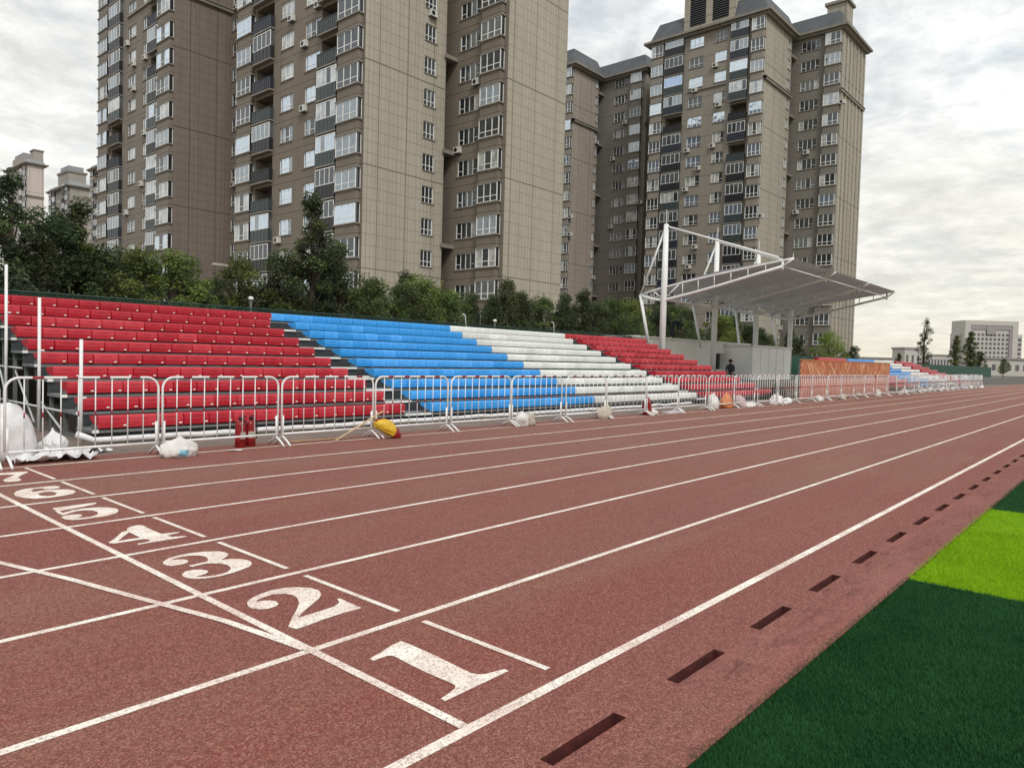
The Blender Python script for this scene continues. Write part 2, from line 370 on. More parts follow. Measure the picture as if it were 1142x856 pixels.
# ------------------------------------------------------------ ground, track, markings
g = MB(); g.face([(-300, -600, -.2), (2500, -600, -.2), (2500, 1500, -.2), (-300, 1500, -.2)], 'ground'); tag(g.build('ground'), kind='structure')
t = MB()
X0, X1 = -12, 150
t.face([(X0, 1.738, 0), (X1, 1.738, 0), (X1, 11.35, 0), (X0, 11.35, 0)], 'track')
t.face([(X0, 1.29, 0), (X1, 1.29, 0), (X1, 1.672, 0), (X0, 1.672, 0)], 'border')
sx = [2.22 + k * 1.0 for k in range(-14, 148)]
px = X0
for x in sx:                       # solid pieces between the drain slots, and the slot pits
    if x < X0 or x > X1 - 1: continue
    t.face([(px, 1.672, 0), (x, 1.672, 0), (x, 1.738, 0), (px, 1.738, 0)], 'track'); px = x + .53
    a, b_, y0, y1, zz = x, x + .53, 1.672, 1.738, -.13
    t.face([(a, y0, zz), (b_, y0, zz), (b_, y1, zz), (a, y1, zz)], 'slotdark')
    t.face([(a, y0, 0), (b_, y0, 0), (b_, y0, zz), (a, y0, zz)], 'slotdark'); t.face([(a, y1, zz), (b_, y1, zz), (b_, y1, 0), (a, y1, 0)], 'slotdark')
    t.face([(a, y0, zz), (a, y1, zz), (a, y1, 0), (a, y0, 0)], 'slotdark'); t.face([(b_, y0, 0), (b_, y1, 0), (b_, y1, zz), (b_, y0, zz)], 'slotdark')
t.face([(px, 1.672, 0), (X1, 1.672, 0), (X1, 1.738, 0), (px, 1.738, 0)], 'track')
t.face([(X0, 1.29, 0), (X0, 1.29, -.1), (X1, 1.29, -.1), (X1, 1.29, 0)], 'slotdark')
tag(t.build('track'), kind='structure')
L = MB(); Z = .002
LY = [2.10, 3.27, 4.51, 5.76, 6.99, 8.23, 9.46, 10.79]
for i, y in enumerate(LY):
    hw = .03 if i == 0 else .025
    n = 60; 
    L.face([(X0, y - hw, Z), (X1, y - hw, Z), (X1, y + hw, Z), (X0, y + hw, Z)], 'line')
Z2 = .0035
L.face([(2.165, 2.13, Z2), (2.215, 2.13, Z2), (2.215, 11.2, Z2), (2.165, 11.2, Z2)], 'line')
for i in range(7):
    a, b_ = LY[i] + .13, LY[i + 1] - .10
    L.face([(2.875, a, Z2), (2.915, a, Z2), (2.915, b_, Z2), (2.875, b_, Z2)], 'line')
cv = [(2.175, 3.30), (2.13, 3.62), (2.075, 3.98), (1.92, 4.60), (1.72, 5.42), (1.51, 6.14), (1.2, 7.0), (.8, 7.9), (.3, 8.9), (-.3, 9.9)]
for (xa, ya), (xb, yb) in zip(cv, cv[1:]):
    L.face([(xa - .025, ya, .005), (xa + .025, ya, .005), (xb + .025, yb, .005), (xb - .025, yb, .005)], 'line')
tag(L.build('lane_lines'), kind='structure')
NUM=[[[(2.342,2.967),(2.431,2.987),(2.529,3.02),(2.604,3.03),(2.609,2.957),(2.604,2.745),(2.59,2.539),(2.587,2.476),(2.599,2.439),(2.63,2.416),(2.684,2.401),(2.741,2.387),(2.737,2.357),(2.291,2.351),(2.293,2.382),(2.369,2.398),(2.413,2.41),(2.434,2.43),(2.44,2.46),(2.434,2.625),(2.438,2.759),(2.448,2.894),(2.444,2.917),(2.42,2.929),(2.377,2.932),(2.335,2.929)]],[[(2.772,3.6),(2.643,3.61),(2.47,3.6),(2.379,3.584),(2.3,3.58),(2.286,3.642),(2.331,3.697),(2.395,3.769),(2.457,3.835),(2.506,3.889),(2.558,3.959),(2.596,4.041),(2.605,4.103),(2.583,4.164),(2.52,4.201),(2.459,4.196),(2.399,4.176),(2.36,4.136),(2.385,4.146),(2.411,4.142),(2.446,4.117),(2.465,4.074),(2.451,4.018),(2.416,3.992),(2.361,3.986),(2.318,4.008),(2.294,4.061),(2.298,4.113),(2.329,4.181),(2.379,4.227),(2.456,4.263),(2.553,4.285),(2.648,4.269),(2.721,4.216),(2.767,4.148),(2.778,4.069),(2.742,3.987),(2.684,3.93),(2.608,3.88),(2.501,3.807),(2.402,3.729),(2.476,3.731),(2.576,3.733),(2.67,3.744),(2.73,3.777),(2.75,3.81),(2.763,3.845),(2.783,3.841),(2.776,3.732)]],[[(2.32,5.363),(2.343,5.409),(2.407,5.469),(2.482,5.495),(2.583,5.495),(2.686,5.462),(2.763,5.402),(2.787,5.331),(2.776,5.268),(2.724,5.208),(2.673,5.175),(2.671,5.163),(2.728,5.144),(2.784,5.081),(2.803,5.004),(2.78,4.923),(2.725,4.865),(2.641,4.831),(2.566,4.809),(2.483,4.796),(2.405,4.804),(2.34,4.834),(2.298,4.883),(2.283,4.951),(2.295,5.005),(2.348,5.063),(2.402,5.064),(2.448,5.031),(2.466,4.982),(2.456,4.945),(2.418,4.913),(2.372,4.902),(2.342,4.894),(2.39,4.855),(2.46,4.833),(2.543,4.846),(2.595,4.892),(2.623,4.945),(2.633,5.019),(2.618,5.075),(2.579,5.126),(2.536,5.153),(2.475,5.144),(2.432,5.142),(2.419,5.165),(2.439,5.185),(2.497,5.19),(2.555,5.193),(2.58,5.203),(2.61,5.262),(2.621,5.329),(2.603,5.382),(2.563,5.42),(2.506,5.437),(2.447,5.432),(2.4,5.406),(2.436,5.393),(2.473,5.366),(2.485,5.323),(2.467,5.276),(2.434,5.249),(2.383,5.244),(2.335,5.257),(2.314,5.303)]],[[(2.266,6.233),(2.336,6.31),(2.473,6.512),(2.518,6.521),(2.551,6.609),(2.609,6.665),(2.663,6.673),(2.694,6.632),(2.684,6.489),(2.68,6.357),(2.682,6.227),(2.743,6.217),(2.816,6.2),(2.805,6.168),(2.739,6.159),(2.694,6.139),(2.701,6.074),(2.801,6.03),(2.788,5.998),(2.668,5.999),(2.499,6.007),(2.403,6.003),(2.409,6.041),(2.487,6.044),(2.518,6.06),(2.531,6.109),(2.51,6.151),(2.393,6.16),(2.29,6.166),(2.259,6.198)],[(2.331,6.217),(2.417,6.225),(2.505,6.222),(2.509,6.337),(2.51,6.461),(2.426,6.353)]],[[(2.362,7.897),(2.48,7.896),(2.622,7.913),(2.753,7.914),(2.745,7.863),(2.699,7.817),(2.575,7.771),(2.448,7.734),(2.37,7.723),(2.367,7.609),(2.47,7.682),(2.569,7.695),(2.678,7.668),(2.753,7.602),(2.795,7.497),(2.774,7.381),(2.701,7.269),(2.596,7.217),(2.501,7.215),(2.409,7.213),(2.328,7.238),(2.291,7.319),(2.293,7.425),(2.343,7.486),(2.407,7.485),(2.459,7.446),(2.453,7.369),(2.409,7.322),(2.346,7.324),(2.415,7.286),(2.496,7.281),(2.572,7.339),(2.61,7.447),(2.598,7.549),(2.542,7.612),(2.463,7.602),(2.389,7.545),(2.33,7.503),(2.328,7.631),(2.349,7.775)]],[[(2.306,8.902),(2.366,9.039),(2.473,9.134),(2.581,9.147),(2.678,9.154),(2.758,9.131),(2.781,9.049),(2.743,8.958),(2.671,8.95),(2.614,8.972),(2.611,9.052),(2.549,9.07),(2.492,9.016),(2.479,8.894),(2.523,8.906),(2.609,8.917),(2.703,8.88),(2.783,8.829),(2.819,8.739),(2.804,8.626),(2.742,8.531),(2.643,8.48),(2.513,8.451),(2.392,8.478),(2.312,8.609),(2.285,8.763)],[(2.488,8.764),(2.559,8.817),(2.623,8.788),(2.637,8.661),(2.586,8.56),(2.511,8.546),(2.467,8.638)]],[[(2.416,10.387),(2.557,10.42),(2.702,10.41),(2.829,10.363),(2.811,10.278),(2.69,10.103),(2.618,9.938),(2.609,9.768),(2.559,9.694),(2.473,9.69),(2.433,9.742),(2.451,9.879),(2.532,10.009),(2.657,10.192),(2.582,10.252),(2.518,10.263),(2.42,10.22),(2.355,10.056),(2.345,10.103)]]]
words = ['one', 'two', 'three', 'four', 'five', 'six', 'seven']
for loops in NUM:
    m = MB(); vs = [[Vector((x, y, .003)) for x, y in lp] for lp in loops]
    flat = [v for lp in vs for v in lp]
    for tri in tessellate_polygon(vs): m.face([flat[i] for i in tri], 'line')
    o = m.build('lane_numeral'); tag(o, kind='structure')
    # all triangles face up
    for p in o.data.polygons:
        if p.normal.z < 0: p.flip()
    o.data.update()
cs = MB(); cs.face([(X0, 11.35, -.002), (X1, 11.35, -.002), (X1, 22, -.002), (X0, 22, -.002)], 'concrete'); tag(cs.build('pavement'), kind='structure')
# turf in alternate bands, with real blades where the camera stands close
tf = MB(); bands = [(-12, 6.1, 'turfd'), (6.1, 9.9, 'turfl')] + [(9.9 + 3.8 * k, 13.7 + 3.8 * k, 'turfd' if k % 2 == 0 else 'turfl') for k in range(30)]
for a, b_, k in bands: tf.face([(a, -40, -.012), (b_, -40, -.012), (b_, 1.29, -.012), (a, 1.29, -.012)], k)
tag(tf.build('turf_field'), kind='structure')
bl = MB(); rb = random.Random(3)
def blades(x0, x1, y0, y1, n, hmax):
    for _ in range(n):
        x = rb.uniform(x0, x1); y = rb.uniform(y0, y1)
        k = 'blade_l' if (6.1 < x < 9.9) else 'blade_d'
        a = rb.uniform(0, 6.283); wd = .0022; h = rb.uniform(.5, 1) * hmax; le = rb.uniform(.1, .9) * h
        ca, sa = math.cos(a) * wd, math.sin(a) * wd; q = rb.gauss(1.2, .7)
        bl.face([(x - ca, y - sa, -.012), (x + ca, y + sa, -.012), (x + math.cos(q) * le, y + math.sin(q) * le, -.012 + h)], k)
blades(2.3, 5.0, -.4, 1.295, 60000, .026); blades(5.0, 8.5, -.8, 1.295, 60000, .026); blades(8.5, 15, -.6, 1.295, 40000, .026)
blades(2.3, 15, 1.28, 1.31, 5000, .03)
tag(bl.build('grass'), label='dark and bright green artificial turf blades beside the red track', cat='grass', kind='stuff')

# ------------------------------------------------------------ grandstands
def seat_mesh(k, w, name='seat'):
    m = MB()
    prof = [(.03, -.006), (.0, .014), (-.006, .10), (.004, .182), (.028, .208), (.075, .217), (.42, .19), (.42, .15), (.10, .0)]
    def sec(x, sc): return [(x, .2 + (y - .2) * sc, .107 + (z - .107) * sc) for y, z in prof]
    secs = [sec(0.004, .93), sec(.014, 1), sec(w - .014, 1), sec(w - .004, .93)]
    n = len(m.v)
    for s_ in secs: m.v += s_
    q = len(prof); ki = m.mi(k)
    for i in range(3):
        for j in range(q):
            j2 = (j + 1) % q; m.f.append((n + i * q + j, n + (i + 1) * q + j, n + (i + 1) * q + j2, n + i * q + j2)); m.m.append(ki); m.sm.append(False)
    m.f.append(tuple(n + j for j in range(q))); m.m.append(ki); m.sm.append(False)
    m.f.append(tuple(n + 3 * q + j for j in range(q))[::-1]); m.m.append(ki); m.sm.append(False)
    # recessed grip line on the face and the number tag near its lower corner
    m.box((w * .30, -.007, .150), (w * .70, .006, .158), k)
    if k == 'red': m.box((w - .085, -.008, .035), (w - .035, .0, .058), 'tag')
    return m
RISE, RUN, Y0, ZS = .247, .73, 12.8, .222
def section(x0, x1, s0, s1, ncol, k, rows, label, first, top_from=None, top_to=None, near=True, endframe=False):
    root = empty('grandstand_section', (x0, Y0, 0), label, 'grandstand', 'tiered seating sections')
    W = x1 - x0; w = (s1 - s0) / ncol
    fr = MB(); dk = MB()
    for i in range(rows):
        y = RUN * i; z = ZS - .02 + RISE * i
        dk.box((0, y + .03, z - .05), (W - .004, y + RUN + .02, z - .004), 'deck')
        for (ga, gb) in ((0, s0 - x0), (s1 - x0, W - .006)):
            if i == rows - 1 and near and not endframe: break
            if gb - ga > .05: ns = MB(); ns.box((ga, y - .01, z - .045), (gb, y + .028, z + .004), 'nose'); ns.build('step_nosing', root)
        if i: fr.box((.02, y + .05, z - RISE - .002), (W - .02, y + .07, z - .052), 'riser')
        else: fr.box((.02, y + .10, .0), (W - .02, y + .12, z - .052), 'riser')
    dk.build('deck', root); fr.build('riser', root)
    st = MB()
    for x in ([.06] + [1.6 * j for j in range(1, int(W / 1.6) + 1)] if W > 2 else [.06]):
        for i in range(1, rows + 1, 1 if endframe else 3):
            y = RUN * i; z = ZS - .07 + RISE * (i - 1)
            if z > .2: st.box((x - .03, y - .06, 0), (x + .03, y, z), 'steel')
        st.box((x - .025, .1, .0), (x + .025, RUN * rows, .06), 'steel')
    if endframe:
        for i in range(2, rows, 2):
            st.tube([(.0, RUN * i, .1), (.0, RUN * (i + 1.6), ZS - .1 + RISE * (i - .3))], .02, 'galv', 6)
        st.tube([(-.01, RUN * 2, .42), (-.01, RUN * rows, .42)], .02, 'galv', 6); st.tube([(-.01, RUN * 5, 1.1), (-.01, RUN * rows, 1.1)], .02, 'galv', 6)
    st.build('support_frame', root)
    br = MB()
    for i in range(rows):            # folded backrest rails behind the seats
        a, b_ = s0 - x0, s1 - x0
        br.box((a + .02, RUN * i + .30, ZS + RISE * i + .01), (b_ - .02, RUN * i + .33, ZS + RISE * i + .17), 'riser')
        for j in range(0, ncol + 1): br.box((a + j * w - .012, RUN * i + .05, ZS - .02 + RISE * i), (a + j * w + .012, RUN * i + .3, ZS + .05 + RISE * i), 'steel') if near else None
    br.build('seat_rail', root)
    sm = seat_mesh(k, w); me = None; cnt = 0; rest = MB()
    spots = []
    for i in range(rows):
        a = s0; b_ = s1
        if i == rows - 1:
            if top_from is not None: a = top_from
            if top_to is not None: b_ = top_to
        nn = round((b_ - a) / w)
        for j in range(nn): spots.append((a - x0 + j * w, RUN * i, ZS + RISE * i, i))
    if near:
        spots.sort(key=lambda p: (p[0] + x0) ** 2 + (p[1] + Y0) ** 2)
        for p in spots:
            if cnt < 100:
                if me is None: o = sm.build('seat', root, p[:3]); me = o.data
                else: o = link('seat', me, root, p[:3])
                o.rotation_euler = (R.gauss(0, .012), 0, R.gauss(0, .006)); cnt += 1
            else: add_to(rest, sm, p)
        if rest.v: tag(rest.build('seats', root), kind='stuff')
    else:
        for i in range(rows):
            rr = MB()
            for p in spots:
                if p[3] == i: add_to(rr, sm, p)
            rr.build('seat_row', root)
    return root
def add_to(dst, src, p):
    n = len(dst.v); dst.v += [(a + p[0], b + p[1], c + p[2]) for a, b, c in src.v]
    dst.f += [tuple(n + i for i in f) for f in src.f]; dst.m += [dst.mi(src.mats[i]) for i in src.m]; dst.sm += src.sm
rs = section(4.40, 11.40, 4.49, 10.98, 14, 'red', 10, 'nearest tiered stand section with folded red seats and stair gap', True, top_to=11.37, endframe=True)
section(11.40, 18.60, 11.78, 18.58, 14, 'blue', 10, 'tiered stand section with folded blue seats between red and white seats', False, top_from=11.40)
section(18.60, 25.62, 18.60, 25.28, 14, 'white', 10, 'tiered stand section with folded white seats beside the blue ones', False, top_to=25.62)
section(25.62, 32.60, 26.02, 32.50, 14, 'red', 10, 'short looking red seat section ending beside the white canopy', False, top_from=25.64)
for (x, y, z0, z1) in ((-.10, .22, .0, 1.67), (-.10, 2.30, .0, 2.41), (-.10, 4.32, .0, 3.13)):
    m = MB(); m.tube([(x, y, z0), (x, y, z1)], .028, 'bwhite', 8); m.tube([(x - .02, y, z1 - .95), (x + .08, y, z1 - .95)], .02, 'bwhite', 6); m.build('end_post', rs)
fs = dict(rows=8, near=False)
section(54.0, 60.9, 54.0, 60.5, 14, 'red', 8, 'far stand section with red seats behind the orange hoarding', False, near=False)
section(60.9, 68.0, 61.3, 68.0, 14, 'blue', 8, 'far stand section with blue seats, top row showing over orange hoarding', False, near=False, top_from=60.9)
section(68.0, 74.8, 68.0, 74.5, 14, 'white', 8, 'far stand section with white seats right of its blue neighbour', False, near=False)
section(74.8, 82.2, 75.4, 82.0, 14, 'red', 8, 'farthest stand section, red seats stepping down near the green fence', False, near=False)

# ------------------------------------------------------------ crowd barriers
def barrier(first=None, length=1.93):
    Lh = length; H = 1.14
    root = empty('crowd_barrier')
    f = MB(); r = .16; zb = .19
    pts = [(0.02, 0, zb)]
    pts += [(0.02, 0, H - r)] + [(0.02 + r * (1 - math.cos(a)), 0, H - r + r * math.sin(a)) for a in [math.pi / 2 * k / 5 for k in range(1, 6)]]
    pts += [(Lh - .02 - r * (1 - math.cos(a)), 0, H - r + r * math.sin(a)) for a in [math.pi / 2 * k / 5 for k in range(5, 0, -1)]] + [(Lh - .02, 0, H - r), (Lh - .02, 0, zb)]
    f.tube(pts, .0165, 'bwhite', 8); f.tube([(0.02, 0, zb), (Lh - .02, 0, zb)], .017, 'bwhite', 8)
    for j in range(4):
        x = .32 + j * .4; f.tube([(x, 0, H), (x + .13, 0, H)], .018, 'bred', 8)
    f.build('frame', root)
    b = MB()
    for j in range(1, 9):
        x = .02 + (Lh - .04) * j / 9; b.tube([(x, 0, zb), (x, 0, H)], .008, 'bwhite', 6)
    for j in range(1, 9):
        x = .02 + (Lh - .04) * j / 9; b.tube([(x, 0, .62), (x, 0, .69)], .0095, 'bred', 6)
    b.build('bars', root)
    for x in (.045, Lh - .045):
        t = MB(); t.tube([(x, 0, .5), (x, 0, .14)], .0185, 'bwhite', 8)
        t.tube([(x, -.24, .012), (x, -.10, .10), (x, 0, .15), (x, .10, .10), (x, .24, .012)], .018, 'bwhite', 6)
        t.build('foot', root)
    return root
proto = barrier()
near_lab = {-1: 'barrier panel cut off by the left picture edge', 0: 'white barrier panel in front of the large white sack', 1: 'white barrier panel with two red fire extinguishers behind it',
            2: 'white barrier panel left of the yellow and red sack', 3: 'white barrier panel standing right of the yellow sack', 4: 'white barrier panel before the blue seats, second right of yellow sack',
            5: 'white barrier panel right of the grey feet bags, before the blue seats', 6: 'white barrier panel with tan bag at its foot', 7: 'white barrier panel ending at the dark red bundle', 8: 'white barrier panel just right of the dark red bundle'}
xs = [2.69 + 1.955 * k for k in range(-1, 37)]
for n, x in enumerate(xs):
    k = n - 1
    o = proto if n == 0 else dup(proto)
    o.location = (x, 10.85 + R.gauss(0, .03 if k > 3 else .012), 0); o.rotation_euler.z = R.gauss(0, .02 if k > 3 else .008)
    if k > 20: o.rotation_euler.z += R.choice((0, .05, -.05))
    lab = near_lab.get(k); grp = 'crowd barriers lining the track'
    if lab is None:
        if x < 31.5: lab = 'white barrier panel in the run before the far white and red seats'
        elif x < 49: lab = 'white barrier panel standing in front of the orange hoarding'
        else: lab = 'white barrier panel in the distant run past the orange hoarding'
    tag(o, lab, 'barrier', grp)
# second jumbled row of stacked barriers far down the track
for n in range(14):
    o = dup(proto); o.location = (51 + n * 1.7, 11.55 + R.uniform(-.2, .3), 0); o.rotation_euler.z = R.uniform(-.25, .25)
    tag(o, 'white barrier panel stacked askew behind the distant barrier run', 'barrier', 'spare barriers behind the far run')

# ------------------------------------------------------------ bags and loose things by the barrier
def blob(name, loc, size, k, seed, label, cat, sub=3, lump=.28, k2=None, sel=None, rz=0, flat=.12, group=None, neck=False):
    bm = bmesh.new(); bmesh.ops.create_icosphere(bm, subdivisions=sub, radius=1)
    for v in bm.verts:
        p = v.co.copy(); n = noise.noise(p * 1.3 + Vector((seed, 0, 0))) * lump + noise.noise(p * 3.4 + Vector((0, seed, 0))) * lump * .5 + abs(noise.noise(p * 5 + Vector((seed, seed, 0)))) * lump * .5 - abs(noise.noise(p * 9 + Vector((seed, 0, seed)))) * lump * .35
        p *= 1 + n
        if neck and p.z > .45:
            q = max(.18, 1 - (p.z - .45) * 1.7); p.x *= q; p.y *= q; p.z *= 1.25
        if p.z < -flat * 5 * .9: p.z = -flat * 5 * .9
        v.co = Vector((p.x * size[0] / 2, p.y * size[1] / 2, p.z * size[2] / 2))
    zmin = min(v.co.z for v in bm.verts)
    for v in bm.verts: v.co.z -= zmin
    me = bpy.data.meshes.new(name); me.materials.append(M[k]); 
    if k2: me.materials.append(M[k2])
    for f in bm.faces:
        f.smooth = True
        if k2 and sel(f.calc_center_median(), size): f.material_index = 1
    bm.to_mesh(me); bm.free()
    o = link(name, me, None, loc); o.rotation_euler.z = rz
    return tag(o, label, cat, group)
blob('bulk_bag', (2.93, 11.75, 0), (.72, .8, .98), 'plastic', 3, 'large white bulk bag standing behind the leftmost barrier panel', 'bag', 4, .13)
blob('plastic_bag', (3.62, 12.1, 0), (.34, .34, .36), 'plastic', 8, 'small white tied plastic bag right of the large white bulk bag', 'bag', 4, .3, neck=True)
blob('sandbag', (4.78, 10.55, 0), (.50, .30, .34), 'sack', 11, 'white sack with blue print leaning on barrier foot', 'sack', 4, .30, 'printblue', lambda c, s: c.y < -.02 and -.06 < c.x < .08 and .02 < c.z < .12, rz=-.1, neck=True)
def sheet(name, pts, loc, w, h, seed, k, label, rz=0, amp=.06):
    bm = bmesh.new(); nx, ny = 26, 14
    g_ = [[bm.verts.new((w * (i / nx - .5), h * (j / ny - .5) * (1 + .5 * noise.noise(Vector((i * .3, seed, 0)))), 0)) for j in range(ny + 1)] for i in range(nx + 1)]
    for i in range(nx + 1):
        for j in range(ny + 1):
            v = g_[i][j]; p = v.co * 5 + Vector((seed, seed * 2, 0))
            v.co.z = .008 + amp * (abs(noise.noise(p)) + .6 * abs(noise.noise(p * 2.3)))
            v.co.x += .05 * noise.noise(p * .8 + Vector((9, 0, 0))); v.co.y += .06 * noise.noise(p * .8)
    for i in range(nx):
        for j in range(ny):
            f = bm.faces.new((g_[i][j], g_[i + 1][j], g_[i + 1][j + 1], g_[i][j + 1])); f.smooth = True
    me = bpy.data.meshes.new(name); me.materials.append(M[k]); bm.to_mesh(me); bm.free()
    o = link(name, me, None, loc); o.rotation_euler.z = rz
    return tag(o, label, 'plastic sheet')
sheet('plastic_sheet', None, (3.35, 11.2, 0), 1.0, .5, 4, 'plastic', 'crumpled white plastic sheet on the ground under the leftmost barrier', amp=.16)
sheet('plastic_sheet', None, (3.85, 11.62, 0), .75, .34, 9, 'plastic', 'crumpled grey-white plastic end piece right of the bulk bag', .3, amp=.14)
sheet('plastic_sheet', None, (5.70, 10.68, 0), .22, .12, 2, 'plastic', 'small white scrap lying left of the red extinguishers', amp=.02)
# long rolled plastic at the foot of the stand
m = MB(); pts = []
for i in range(120):
    x = 4.35 + i * (24.5 - 4.35) / 119; pts.append((x, 12.62 + .05 * noise.noise(Vector((x * .9, 0, 0))), .065 + .03 * noise.noise(Vector((x * 1.7, 3, 0)))))
pts = [(4.12, 12.70, .17), (4.22, 12.66, .13)] + pts
m.tube(pts, [.035 + .022 * abs(noise.noise(Vector((p[0] * 3, 1, 0)))) + .012 for p in pts], 'plastic', 8)
tag(m.build('plastic_roll'), 'long white plastic roll lying along the foot of the stand', 'plastic roll')
# fire extinguishers
def extinguisher(loc, label):
    root = empty('fire_extinguisher', loc, label, 'fire extinguisher', 'red fire extinguishers by the barrier')
    def lathe(prof, k, seg=20):
        b = MB(); n = len(prof)
        for r_, z in prof:
            for j in range(seg): b.v.append((r_ * math.cos(6.2832 * j / seg), r_ * math.sin(6.2832 * j / seg), z))
        for i in range(n - 1):
            for j in range(seg): b.f.append((i * seg + j, i * seg + (j + 1) % seg, (i + 1) * seg + (j + 1) % seg, (i + 1) * seg + j)); b.m.append(b.mi(k)); b.sm.append(True)
        b.f.append(tuple(range(seg))[::-1]); b.m.append(0); b.sm.append(False)
        return b
    lathe([(.078, 0), (.082, .012), (.082, .36), (.074, .395), (.05, .42), (.024, .432), (.0, .433)], 'exred').build('cylinder', root)
    b = MB(); b.box((-.02, -.02, .43), (.02, .02, .47), 'black'); b.box((-.015, -.10, .468), (.015, .03, .482), 'black'); b.box((-.013, -.11, .50), (.013, .02, .512), 'black'); b.build('valve_handle', root)
    b = MB(); b.tube([(.02, 0, .45), (.07, -.01, .44), (.10, -.02, .38), (.098, -.025, .25), (.092, -.03, .12)], .011, 'black', 8); b.build('hose', root)
    b = MB(); 
    for j in range(8):
        a0 = -2.5 + j * .22; a1 = a0 + .22; r_ = .084
        b.face([(r_ * math.cos(a0), r_ * math.sin(a0), .14), (r_ * math.cos(a1), r_ * math.sin(a1), .14), (r_ * math.cos(a1), r_ * math.sin(a1), .25), (r_ * math.cos(a0), r_ * math.sin(a0), .25)], 'sacktan')
    b.build('instruction_sticker', root)
    return root
extinguisher((5.98, 11.02, 0), 'left one of two red fire extinguishers behind the barrier').rotation_euler.z = .5
extinguisher((6.18, 11.06, 0), 'right one of two red fire extinguishers, nearer the barrier joint')
# yellow sack and stick
o = blob('grain_sack', (8.66, 10.66, 0), (.60, .30, .30), 'yellow', 21, 'yellow printed sack with red end propped on the barrier feet', 'sack', 4, .16, 'exred', lambda c, s: c.x > .13 or (abs(c.y) < .03 and c.z > .1), rz=-.25)
o.rotation_euler.y = .5; o.location.z = .10
m = MB(); m.tube([(7.60, 10.72, .02), (8.1, 10.72, .25), (8.66, 10.74, .50)], [.016, .018, .015], 'wood', 6); tag(m.build('wooden_stick'), 'pale wooden stick leaning on the barrier left of the yellow sack', 'stick')
m = MB(); m.tube([(6.9, 11.05, .02), (8.1, 11.0, .02)], .012, 'wood', 6); tag(m.build('wooden_stick'), 'thin tan stick lying flat on the ground behind the barrier', 'stick')
items = [(12.72, 10.78, .36, .3, .36, 'sack', 31, 'grey white sack slumped left on the feet before the blue seats'), (13.05, 10.82, .30, .28, .34, 'sacktan', 32, 'greyish sack slumped right on the feet before the blue seats'),
         (16.30, 10.95, .62, .36, .40, 'sacktan', 33, 'tan grey sack draped over feet before the white seats'), (18.52, 10.92, .30, .28, .55, 'exred', 34, 'dark red bundle tied upright at a barrier joint'),
         (18.75, 10.86, .34, .26, .2, 'sack', 35, 'small white sack beside the dark red bundle'), (22.75, 10.9, .5, .34, .62, 'sack', 36, 'white upright sack before the far red seats'),
         (24.0, 11.0, .62, .4, .55, 'sackor', 37, 'orange brown sack between two white sacks'), (25.1, 11.0, .6, .4, .5, 'redgreysheet', 38, 'pink and white sack right of the orange sack'),
         (25.7, 10.9, .8, .3, .2, 'sack', 39, 'flat white sack right of the pink one'), (28.3, 10.95, .8, .4, .45, 'plastic', 40, 'white bag heap behind the barrier under the far red seats'),
         (29.3, 10.9, .7, .4, .3, 'plastic', 41, 'low white bag heap left of the orange hoarding')]
for (x, y, a, b_, h, k, sd_, lab) in items: blob('sandbag', (x, y, 0), (a, b_, h * 1.15), k, sd_, lab, 'sack', 3, .3, group='sacks weighing down the barriers')
for j in range(26):
    x = 33.5 + j * 1.65 + R.uniform(-.4, .4)
    if x < 48 and j % 2: continue
    blob('sandbag', (x, 10.95 + R.uniform(-.1, .5), 0), (R.uniform(.4, .8), .35, R.uniform(.25, .5)), R.choice(['sack', 'plastic', 'sacktan']), 60 + j,
         'pale sack at the barrier feet beside the orange hoarding' if x < 49 else 'pale sack in the litter before the far stand', 'sack', 2, .3, group='distant sacks along the barriers')
for x, y, s_, lab in ((20.2, 11.0, .9, 'white flat board lying on the track edge before the white seats'), (16.9, 12.2, 1.3, 'white board leaning under the white seats')):
    m = MB(); m.box((x - s_ / 2, y - .12, .005), (x + s_ / 2, y + .12, .04), 'plastic'); tag(m.build('white_board'), lab, 'board')
blob('black_bag', (32.0, 12.3, .0), (1.15, .6, .95), 'black', 50, 'black bulky bag standing behind barriers below the canopy', 'bag', 3, .3)

# ------------------------------------------------------------ orange hoarding
root = empty('hoarding', (33.9, 12.0, 0), 'long orange brown scratched hoarding behind the barriers', 'hoarding')
m = MB(); m.box((0, 0, 0), (15.2, .05, 1.80), 'hoard'); m.build('sheet_panel', root)
m = MB(); m.box((-.03, -.03, 1.802), (15.23, .08, 1.84), 'sackor'); m.build('top_rail', root)
for j in range(6):
    m = MB(); m.box((j * 3.0, .053, 0), (j * 3.0 + .08, .13, 1.78), 'steel'); m.build('post', root)
m = MB(); m.box((0.01, -.012, .98), (15.19, -.002, 1.03), 'brickred'); m.build('middle_rail', root)

